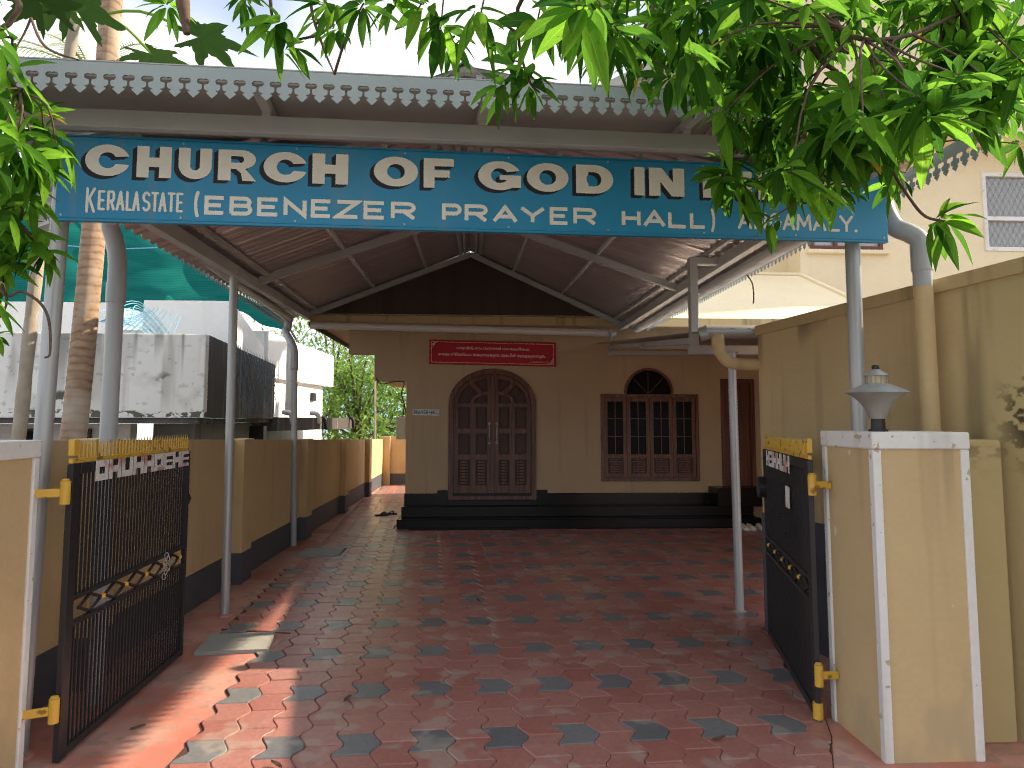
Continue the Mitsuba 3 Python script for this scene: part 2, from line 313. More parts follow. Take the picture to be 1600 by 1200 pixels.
# ================================================================ walls
def wall(p, q, th, b, t0, t1=None, b1=None):
    """An upright wall along p-q, th thick towards the right of p-q, from b to t0 (at p) and t1 (at q)."""
    p, q = np.array(p, float), np.array(q, float); d = (q - p) / np.linalg.norm(q - p); n = np.array([d[1], -d[0]]) * th
    t1 = t0 if t1 is None else t1; b1 = b if b1 is None else b1
    return raw([[*p, b], [*q, b1], [*(p + n), b], [*(q + n), b1], [*p, t0], [*q, t1], [*(p + n), t0], [*(q + n), t1]], BF)
def lwx(y): return -2.52 + .011 * (y - 6.7)
def lwt(y): return 1.53 - .025 * (y - 6.4)
w = thing('boundary_wall', 'long ochre compound wall with a dark grey skirting and shallow piers, on the left', 'wall')
part(w, 'panel', wall((lwx(3.8), 3.8), (lwx(19.4), 19.4), -.14, 0, lwt(3.8), lwt(19.4)), 'm_ochre')
part(w, 'skirting', wall((lwx(3.9) + .006, 3.9), (lwx(19.4) + .006, 19.39), -.05, 0, .32), 'm_dado')
for y in (5.0, 7.95, 10.75, 13.7, 16.55):
    x = lwx(y)
    pk = part(w, 'pier', box(x - .05, x + .10, y - .17, y + .17, 0, lwt(y) + .012, .006), 'm_ochre')
    part(pk, 'skirting', box(x - .04, x + .106, y - .176, y + .176, 0, .32, .004), 'm_dado')
w = thing('boundary_wall', 'sunny yellow wall closing the far end of the side path', 'wall')
part(w, 'panel', box(-2.45, 4.5, 19.42, 19.57, 0, 1.27), 'm_ochre'); part(w, 'skirting', box(-2.40, 4.5, 19.41, 19.5, 0, .30), 'm_dado')
part(w, 'pier', box(-2.42, -2.2, 19.3, 19.5, 0, 1.28, .005), 'm_ochre')
A, B = (2.38, 5.9), (3.32, 2.42)
w = thing('side_wall', 'tall ochre plastered wall with a rain-streaked coping, right of the driveway', 'wall')
part(w, 'panel', wall(A, B, -.18, 0, 2.42, 2.56), 'm_wall_face')
cA = (A[0] - .018, A[1] + .02); cB = (B[0] - .018, B[1])
part(w, 'coping', wall(cA, cB, -.215, 2.42, 2.50, 2.645, 2.56), 'm_ochre_old')
part(w, 'skirting', wall((A[0] - .008, A[1] + .008), (2.62, 5.01), -.06, 0, .95), 'm_dado')
w = thing('side_wall', 'low weathered ochre wall stub with a mossy top, right of the gate pillar', 'wall', mesh=[box(2.5, 2.885, 3.82, 3.98, 0, 1.6, .012)], m='m_wall_face')

def pillar(x0, x1, y0, y1, h, label):
    p = thing('gate_pillar', label, 'pillar'); t = .045
    part(p, 'body', box(x0 + .012, x1 - .012, y0 + .012, y1 - .012, 0, h - .02), 'm_pillar')
    part(p, 'cap', box(x0 - .004, x1 + .004, y0 - .004, y1 + .004, h - .088, h, .006), 'm_white')
    for X in (x0, x1 - t):
        for Y in (y0, y1 - t):
            part(p, 'corner_trim', box(X, X + t, Y, Y + t, 0, h - .09, .004), 'm_white')
    return p
pillar(2.05, 2.565, 3.63, 4.18, 1.645, 'ochre gate pillar framed in white paint, right of the driveway')
pillar(-2.70, -2.165, 3.20, 3.76, 1.60, 'ochre gate pillar framed in white paint, at the left edge of the picture')
def lamp(x, y, z, label):
    p = thing('pillar_lamp', label, 'lamp')
    part(p, 'base', lathe([(0, 0), (.05, 0), (.05, .012), (.038, .014), (.034, .075), (.0, .075)], (x, y, z), 16), 'm_black', 40)
    part(p, 'bowl', lathe([(.0, .07), (.044, .07), (.052, .10), (.066, .13), (.09, .165), (.125, .195), (.158, .214), (.150, .214), (.0, .20)], (x, y, z), 32), 'm_bronze', 35)
    part(p, 'hood', lathe([(.165, .212), (.160, .219), (.10, .247), (.062, .262), (.0, .264)], (x, y, z), 32), 'm_steel', 40)
    part(p, 'lantern', lathe([(0, .262), (.05, .262), (.05, .308), (0, .308)], (x, y, z), 24), 'm_lantern', 40)
    for i in range(12):
        a = i * math.pi / 6
        part(p, 'rib', tube([(x + .053 * math.cos(a), y + .053 * math.sin(a), z + .26), (x + .053 * math.cos(a), y + .053 * math.sin(a), z + .31)], .0035, 5), 'm_bronze')
    part(p, 'top_hood', lathe([(.066, .306), (.064, .311), (.03, .334), (.014, .345), (0, .346)], (x, y, z), 24), 'm_steel', 40)
    part(p, 'finial', lathe([(0, .342), (.018, .342), (.019, .358), (.012, .366), (0, .367)], (x, y, z), 14), 'm_black', 40)
lamp(2.21, 3.85, 1.645, 'weathered metal lantern lamp on the right gate pillar')
lamp(-2.44, 3.48, 1.60, 'metal lantern lamp on the left gate pillar, only its rim in view')

# ================================================================ gates
def gate(h0, h1, label, side, n_bars, plates, px=0.0, py=0.0):
    """A leaf hinged at h0 and reaching to h1 (ground points)."""
    h0, h1 = np.array(h0, float), np.array(h1, float); d = h1 - h0; L = np.linalg.norm(d); d /= L; nn = np.array([d[1], -d[0]]) * side
    g = thing('gate', label, 'gate')
    def at(u, z, w=0.0): return np.array([*(h0 + d * u + nn * w), z])
    def bx(u0, u1, z0, z1, w, c=.002):
        m = bar(at(u0, (z0 + z1) / 2), at(u1, (z0 + z1) / 2), w, z1 - z0, c); return m
    part(g, 'hinge_stile', bx(0, .075, .012, 1.475, .03), 'm_black'); part(g, 'latch_stile', bx(L - .03, L, .012, 1.475, .03), 'm_black')
    part(g, 'bottom_rail', bx(.075, L - .04, .018, .06, .03), 'm_black'); part(g, 'top_rail', bx(.075, L - .04, 1.42, 1.475, .035), 'm_black')
    part(g, 'gold_rail', bx(0, L, 1.478, 1.502, .02), 'm_gold'); part(g, 'corner_plate', bx(0, .05, 1.517, 1.60, .03), 'm_gold')
    part(g, 'upper_band_rail', bx(.075, L - .04, .775, .80, .03), 'm_black'); part(g, 'lower_band_rail', bx(.075, L - .04, .645, .67, .03), 'm_black')
    for i in range(n_bars):
        u = .095 + (L - .16) * (i + .5) / n_bars
        part(g, 'bar', [bar(at(u, .06), at(u, .645), .010, .010, up=(d[0], d[1], 0)), bar(at(u, .80), at(u, 1.42), .010, .010, up=(d[0], d[1], 0))], 'm_black')
    for i in range(n_bars + 2):
        u = .07 + (L - .08) * (i + .5) / (n_bars + 2); r = .007
        q = np.array([at(u - r, 1.49, .003), at(u + r, 1.49, .003), at(u + r, 1.565, .003), at(u - r, 1.565, .003), at(u, 1.60, .001),
                      at(u - r, 1.49, -.003), at(u + r, 1.49, -.003), at(u + r, 1.565, -.003), at(u - r, 1.565, -.003)])
        part(g, 'spike', trimesh.convex.convex_hull(q), 'm_gold')
    nd = 5
    for i in range(nd):
        u = .13 + (L - .23) * (i + .5) / nd; r = (L - .23) / nd * .43
        c = [at(u - r, .7225), at(u, .768), at(u + r, .7225), at(u, .677)]
        part(g, 'diamond', [bar(c[k], c[(k + 1) % 4], .012, .014) for k in range(4)], 'm_black')
        part(g, 'knob', lathe([(0, -.018), (.016, -.01), (.018, 0), (.016, .01), (0, .018)], at(u + r * 1.16, .7225), 12), 'm_gold', 50)
    tip = trimesh.convex.convex_hull(np.array([at(L, 1.19, .004), at(L, 1.05, .004), at(L + .085, 1.12, .004), at(L, 1.19, -.004), at(L, 1.05, -.004), at(L + .085, 1.12, -.004)]))
    part(g, 'latch_plate', tip, 'm_black')
    for u0, u1, z0, z1, form in plates:
        hgt = z1 - z0; wd = u1 - u0; t = min(wd * .30, .036)
        o = sbox(u0, z0, u1, z1)
        if form == 'O': o = o.difference(sbox(u0 + t, z0 + t, u1 - t, z1 - t))
        if form == 'H': o = union_all([sbox(u0, z0, u0 + t, z1), sbox(u1 - t, z0, u1, z1), sbox(u0, (z0 + z1) / 2 - t / 2, u1, (z0 + z1) / 2 + t / 2)])
        if form == 'U': o = o.difference(sbox(u0 + t, z0 + t, u1 - t, z1 + .1))
        if form == 'E': o = o.difference(union_all([sbox(u0 + t, z0 + hgt * .22, u1, z0 + hgt * .42), sbox(u0 + t, z0 + hgt * .58, u1, z0 + hgt * .78)]))
        m = extrude(o, .004); part(g, 'name_letter', onplane(m, [*h0, 0], d if side > 0 else d, .022 * 1) if side > 0 else onplane_back(m, h0, d), 'm_paper')
    for z in (1.335, .275):
        hg = part(g, 'hinge', [tube([at(-.035, z - .058), at(-.035, z + .058)], .024, 14)], 'm_gold', 50)
        part(hg, 'pin_cap', tube([at(-.035, z + .060), at(-.035, z + .068)], .018, 12), 'm_gold', 50)
        part(hg, 'strap', bar((px, py, z), at(-.035, z), .012, .042, .002), 'm_gold')
    return g, at
def onplane_back(m, h0, d):
    v = np.array(m.vertices); n = np.array([-d[1], d[0]])
    return raw(np.stack([h0[0] + v[:, 0] * d[0] + (v[:, 2] + .022) * n[0], h0[1] + v[:, 0] * d[1] + (v[:, 2] + .022) * n[1], v[:, 1]], 1), m.faces[:, ::-1])
row = []
for i, ch in enumerate('OHUHHPEHE'):
    u = .22 + i * .155; row.append((u, u + .14, 1.37, 1.48, {'P': 'O'}.get(ch, ch)))
gl, gat = gate((-2.05, 3.82), (-2.10, 5.48), 'open black barred gate leaf with gold spikes against the left wall', 1, 36, row, -2.17, 3.735)
# chain with padlock looped on the far end of the left gate
ch = thing('chain', 'short steel chain looped through the left gate at its middle band', 'chain')
for i in range(7):
    c = gat(1.24 + .035 * math.sin(i * 1.9), .79 - .022 * i, .03); a = i % 2
    k = [c + np.array([.0, (.011 if a else .004) * math.cos(t), .02 * math.sin(t)]) + np.array([(.004 if a else .011) * math.cos(t), 0, 0]) for t in np.linspace(0, 2 * math.pi, 11)]
    part(ch, 'link', tube(k, .003, 6), 'm_steel', True)
row = [(.52 + i * .16, .52 + i * .16 + .14, 1.36, 1.475, c) for i, c in enumerate('HUHHEH')] + [(.55, .68, 1.13, 1.27, 'X')]
gr, gatr = gate((1.95, 4.12), (2.36, 5.78), 'open black barred gate leaf seen nearly edge-on, at the right', -1, 36, row, 2.055, 4.09)
part(gr, 'lock_box', tube([gatr(1.70, 1.17, -.03), gatr(1.70, 1.17, .06)], .085, 20), 'm_black', 40)
part(gr, 'drop_bolt', tube([gatr(.02, .02, .0), gatr(.02, .11, .0)], .028, 12), 'm_gold', 40)

# ================================================================ carport
def EL(y): return np.array([-2.17 - .09 * (y - 6.57), y, 3.05 + .0586 * (y - 6.57)])
def ER(y): return np.array([2.37, y, 3.215])
def RD(y): return np.array([-.06, y, 4.0 + .1 * (y - 7.8)])
cp = thing('carport', 'grey steel carport with a corrugated gable roof, fretwork fringe and pipe posts', 'carport')
def post(b, t, r): 
    k = part(cp, 'post', tube([b, t], r, 20), 'm_steel', 50)
    part(k, 'base_collar', lathe([(r + .03, 0), (r + .024, .012), (r + .002, .02)], b, 20), 'm_red_floor', 40); part(k, 'head_plate', box(t[0] - r - .02, t[0] + r + .02, t[1] - r - .02, t[1] + r + .02, t[2], t[2] + .008), 'm_tube'); return k
post((-2.285, 3.92, 0), (-2.215, 3.92, 3.2), .044); post((2.33, 4.28, 0), (2.345, 4.28, 3.2), .044)
post((-2.155, 6.57, 0), (-2.172, 6.57, 3.03), .038); post((2.375, 6.47, 0), (2.36, 6.47, 2.33), .038)
part(cp, 'eave_beam', bar(EL(3.9), EL(11.5), .075, .10, .004), 'm_tube'); part(cp, 'eave_beam', bar(ER(3.9), ER(11.5), .075, .10, .004), 'm_tube')
for yl, yr in ((4.15, 4.45), (7.48, 8.15), (11.35, 11.35)):
    rp = RD((yl + yr) / 2)
    part(cp, 'rafter', bar(EL(yl) + [0, 0, .02], rp, .06, .08, .003), 'm_tube'); part(cp, 'rafter', bar(rp, ER(yr) + [0, 0, .02], .06, .08, .003), 'm_tube')
def slope(side, t, y):
    e = EL(y) if side < 0 else ER(y); return e + (RD(y) - e) * t
for side in (-1, 1):
    for t in (.05, .40, .72, .965):
        a, b = slope(side, t, 4.0), slope(side, t, 11.5)
        part(cp, 'purlin', bar(a + [0, 0, .062], b + [0, 0, .062], .035, .04), 'm_tube')
def sheet(side, y0, y1):
    n = int(round((y1 - y0) / .16)) * 8
    ys = np.linspace(y0, y1, n + 1); ph = (ys / .16) % 1.0
    pr = np.clip(np.abs(ph - .5) * 4 - .5, 0, 1) * .036
    def fn(u, v):
        y = y0 + u * (y1 - y0); z = np.interp(y, ys, pr); t = -.13 + v * 1.13
        e = np.stack([EL(q) if side < 0 else ER(q) for q in y]); r = np.stack([RD(q) for q in y])
        p = e + (r - e) * t[:, None]; p[:, 2] += .088 + z
        return p
    return grid(fn, n, 3)
ye = [4.0, 5.0, 6.0, 7.0, 8.0, 9.0, 10.0, 11.0, 11.6]
for a, b in zip(ye, ye[1:]):
    for side in (-1, 1): part(cp, 'roof_sheet', sheet(side, a, b), 'm_sheet')
part(cp, 'ridge_cap', grid(lambda u, v: np.stack([-.06 + (v - .5) * .36, 3.97 + u * 7.63, 4.0 + .1 * (3.97 + u * 7.63 - 7.8) + .150 - np.abs(v - .5) * .33], 1), 2, 2), 'm_pvc')
# flat false front with its fretwork
def VL(x): return 3.3 + (x + 1.86) * .092
V0, V1 = np.array([-2.35, VL(-2.35)]), np.array([2.62, VL(2.62)]); VD = (V1 - V0) / np.linalg.norm(V1 - V0); VLEN = np.linalg.norm(V1 - V0)
def fret(length, p=.0825, top=.0):
    prof = [(.0412, -.060), (.034, -.056), (.022, -.057), (.014, -.064), (.0135, -.073), (.019, -.082), (.034, -.085), (.0365, -.092), (.036, -.106), (.031, -.112), (.019, -.115), (.017, -.119), (.027, -.123), (.025, -.128), (0, -.152)]
    pts = [(0, top), (0, -.060)]
    for i in range(int(length / p)):
        c = (i + .5) * p; pts += [(c - w, v) for w, v in prof] + [(c + w, v) for w, v in prof[::-1][1:]]
    e = int(length / p) * p
    pts += [(length, -.060), (length, top)]
    return Polygon(pts).buffer(0)
front_z = 3.345
part(cp, 'fretwork_fringe', onplane(extrude(fret(VLEN), .003), [*V0, front_z], VD, rise=.022), 'm_valance', label='pale cut-out metal fringe along the front edge')
n2 = np.array([-VD[1], VD[0]])
def fr(u, back, z): q = V0 + VD * u + n2 * back; return np.array([q[0], q[1], front_z + z + .022 * u])
part(cp, 'fascia_tube', bar(fr(0, .03, -.035), fr(VLEN, .03, -.035), .05, .06, .003), 'm_tube')
part(cp, 'front_canopy_sheet', raw([fr(0, .0, .004), fr(VLEN, 0, .004), fr(VLEN, .78, .012), fr(0, .78, .012), fr(0, .0, .010), fr(VLEN, 0, .010), fr(VLEN, .78, .018), fr(0, .78, .018)], np.vstack([BF[:0], [[0, 1, 2], [0, 2, 3], [4, 6, 5], [4, 7, 6], [0, 5, 1], [0, 4, 5], [3, 2, 6], [3, 6, 7], [0, 3, 7], [0, 7, 4], [1, 5, 6], [1, 6, 2]]])), 'm_tube')
part(cp, 'front_beam', bar(fr(.02, .34, -.135), fr(VLEN - .02, .38, -.135), .06, .094, .004), 'm_tube'); part(cp, 'rear_beam', bar(fr(.02, .62, -.055), fr(VLEN - .02, .66, -.055), .06, .06, .003), 'm_tube')
for u in (.15, 1.3, 2.43, 3.6, 4.8):
    part(cp, 'bracket', bar(fr(u, .04, -.05), fr(u, .66, -.03), .05, .05, .003), 'm_tube'); part(cp, 'hanger', bar(fr(u, .34, -.09), fr(u, .34, -.01), .045, .045, .003), 'm_tube')
# fringes along both eaves
def side_fringe(a, b, label):
    a, b = np.array(a, float), np.array(b, float); d = b - a; L = np.linalg.norm(d[:2])
    part(cp, 'eave_fringe', onplane(extrude(fret(L, .0825, .02), .003), a, d[:2], rise=d[2] / L), 'm_valance', label=label)
side_fringe((-2.85 - .07, 11.4, 3.275), (-2.18, 3.4, 3.10), 'fretwork fringe along the left eave'); side_fringe((2.74, 3.5, 3.28), (2.76, 11.4, 3.28), 'fretwork fringe along the right eave')
part(cp, 'frame_bracket', [bar((2.10, 6.75, 3.24), (2.38, 6.75, 3.24), .09, .07, .004), bar((2.10, 6.75, 3.275), (2.10, 6.75, 2.42), .09, .075, .004, up=(1, 0, 0))], 'm_tube')

def gable_end(u, v):
    x = -2.45 + 4.95 * u; y = 4.06 + .03 * (x + 2.45); e = np.where(x < -.06, EL(4.0)[2] + (RD(4.0)[2] - EL(4.0)[2]) * (x + 1.94) / 1.88, ER(4.0)[2] + (RD(4.0)[2] - ER(4.0)[2]) * (2.37 - x) / 2.43) + .02
    z = e + v * (3.45 - e); ph = ((z - .28 * np.where(x < -.06, x, -x)) / .11) % 1.0
    return np.stack([x, y + .022 * np.clip(np.abs(ph - .5) * 4 - .5, 0, 1), z], 1)
part(cp, 'gable_end_sheet', grid(gable_end, 90, 40), 'm_sheet')
# gutters and drain pipes
g = thing('gutter', 'dark grey pipe gutter running back along the left eave of the carport', 'gutter')
ga, gb = np.array([-2.20, 4.45, 3.08]), np.array([-2.66, 10.5, 3.16])
part(g, 'pipe', tube([ga, gb], .055, 16), 'm_pvc', 50)
for t in (.12, .45, .78): part(g, 'coupling', tube([ga + (gb - ga) * t, ga + (gb - ga) * (t + .018)], .06, 16), 'm_pvc', 50)
for t in (.25, .6, .9):
    q = ga + (gb - ga) * t; part(g, 'strap', bar(q + [.02, 0, .06], EL(q[1]) + [0, 0, .0], .03, .012), 'm_tube')
g = thing('gutter', 'silver grey pipe gutter along the right eave of the carport', 'gutter')
part(g, 'pipe', tube([(2.60, 4.2, 3.17), (2.60, 11.3, 3.17)], .06, 16), 'm_pvc', 50)
for y in (5.2, 7.3, 9.4): part(g, 'coupling', tube([(2.60, y, 3.17), (2.60, y + .1, 3.17)], .065, 16), 'm_pvc', 50)
for y in (6.2, 8.2, 10.2): part(g, 'strap', bar((2.56, y, 3.24), (2.37, y, 3.26), .03, .012), 'm_tube')
p = thing('drain_pipe', 'grey drain pipe with a bent top behind the left gate', 'pipe')
part(p, 'pipe', tube(smooth_path([(-2.22, 4.52, 3.10), (-2.26, 4.56, 2.98), (-2.30, 4.6, 2.93), (-2.275, 4.62, 2.82), (-2.255, 4.62, 2.70), (-2.255, 4.62, 2.5)]), .054, 18), 'm_pvc', True)
part(p, 'lower_pipe', tube([(-2.255, 4.62, 2.52), (-2.27, 4.62, 0)], .05, 18), 'm_pvc', 50); part(p, 'coupling', tube([(-2.255, 4.62, 2.44), (-2.255, 4.62, 2.56)], .058, 18), 'm_pvc', 50)
p = thing('drain_pipe', 'dark grey drain pipe dropping down the left wall beyond the second carport post', 'pipe')
part(p, 'pipe', tube(smooth_path([(-2.655, 10.42, 3.17), (-2.66, 10.4, 3.03), (-2.68, 10.36, 2.96), (-2.55, 10.2, 2.78), (-2.50, 10.15, 2.66), (-2.49, 10.15, 2.4)]), .052, 16), 'm_pvc', True)
part(p, 'lower_pipe', tube([(-2.49, 10.15, 2.45), (-2.43, 10.1, 0)], .042, 16), 'm_pvc', 50); part(p, 'coupling', tube([(-2.49, 10.15, 2.40), (-2.489, 10.15, 2.52)], .05, 16), 'm_pvc', 50)
part(p, 'clamp', tube([(-2.455, 10.12, 1.22), (-2.454, 10.12, 1.25)], .055, 16), 'm_steel', 50)
p = thing('drain_pipe', 'fat grey drain pipe elbowing down in front of the tall right wall', 'pipe')
part(p, 'bend', tube(smooth_path([(2.62, 4.40, 3.18), (2.60, 4.36, 3.10), (2.60, 4.32, 3.0), (2.625, 4.28, 2.91), (2.68, 4.23, 2.86), (2.725, 4.2, 2.80), (2.73, 4.2, 2.66)]), .058, 20), 'm_pvc', True)
part(p, 'upper_pipe', tube([(2.73, 4.2, 2.78), (2.73, 4.2, 2.52)], .054, 20), 'm_pvc', 50); part(p, 'collar', tube([(2.73, 4.2, 2.62), (2.73, 4.2, 2.78)], .061, 20), 'm_pvc', 50)
part(p, 'lower_pipe', tube([(2.73, 4.2, 2.56), (2.745, 4.2, 0)], .0535, 20), 'm_ochre', 50, label='lower length painted ochre like the wall')
p = thing('drain_pipe', 'short silver gutter pipe with a cream elbow entering the end of the tall right wall', 'pipe')
part(p, 'gutter_pipe', tube([(1.96, 5.99, 2.46), (2.46, 5.99, 2.46)], .056, 18), 'm_steel', 50); part(p, 'end_cap', tube([(1.92, 6.01, 2.435), (1.985, 5.99, 2.455)], .06, 18), 'm_steel', 50)
part(p, 'elbow', tube(smooth_path([(2.065, 5.98, 2.43), (2.07, 5.97, 2.345), (2.085, 5.96, 2.27), (2.14, 5.94, 2.20), (2.22, 5.93, 2.18), (2.42, 5.92, 2.175)]), .05, 18), 'm_ochre', True)
part(p, 'collar', tube([(2.065, 5.98, 2.43), (2.067, 5.975, 2.34)], .054, 18), 'm_ochre', 50)
lt = thing('lean_to_roof', 'low lean-to of grey tubes and sheet beside the right side of the carport', 'roof')
part(lt, 'front_tube', bar((2.05, 6.75, 2.38), (4.6, 6.75, 2.38), .08, .085, .004), 'm_tube'); part(lt, 'rear_tube', bar((2.12, 11.2, 2.77), (5.2, 11.2, 2.77), .07, .07, .003), 'm_tube')
part(lt, 'side_tube', bar((2.12, 6.75, 2.47), (2.16, 11.2, 2.86), .06, .06, .003), 'm_tube'); part(lt, 'stub', bar((2.17, 11.2, 2.75), (2.17, 11.3, 3.16), .05, .05, .003, up=(1, 0, 0)), 'm_tube')
part(lt, 'cross_tube', bar((2.1, 9.0, 2.64), (4.8, 9.0, 2.64), .05, .05, .003), 'm_tube')
for i in range(7):
    x0 = 2.06 + i * .56
    part(lt, 'roof_sheet', grid(lambda u, v, x0=x0: np.stack([x0 + u * .58, 5.93 + v * 6.12, 2.545 + .088 * (5.93 + v * 6.12 - 6.75) + .014 * np.cos((x0 + u * .58) * 2 * np.pi / .145)], 1), 32, 2), 'm_sheet')

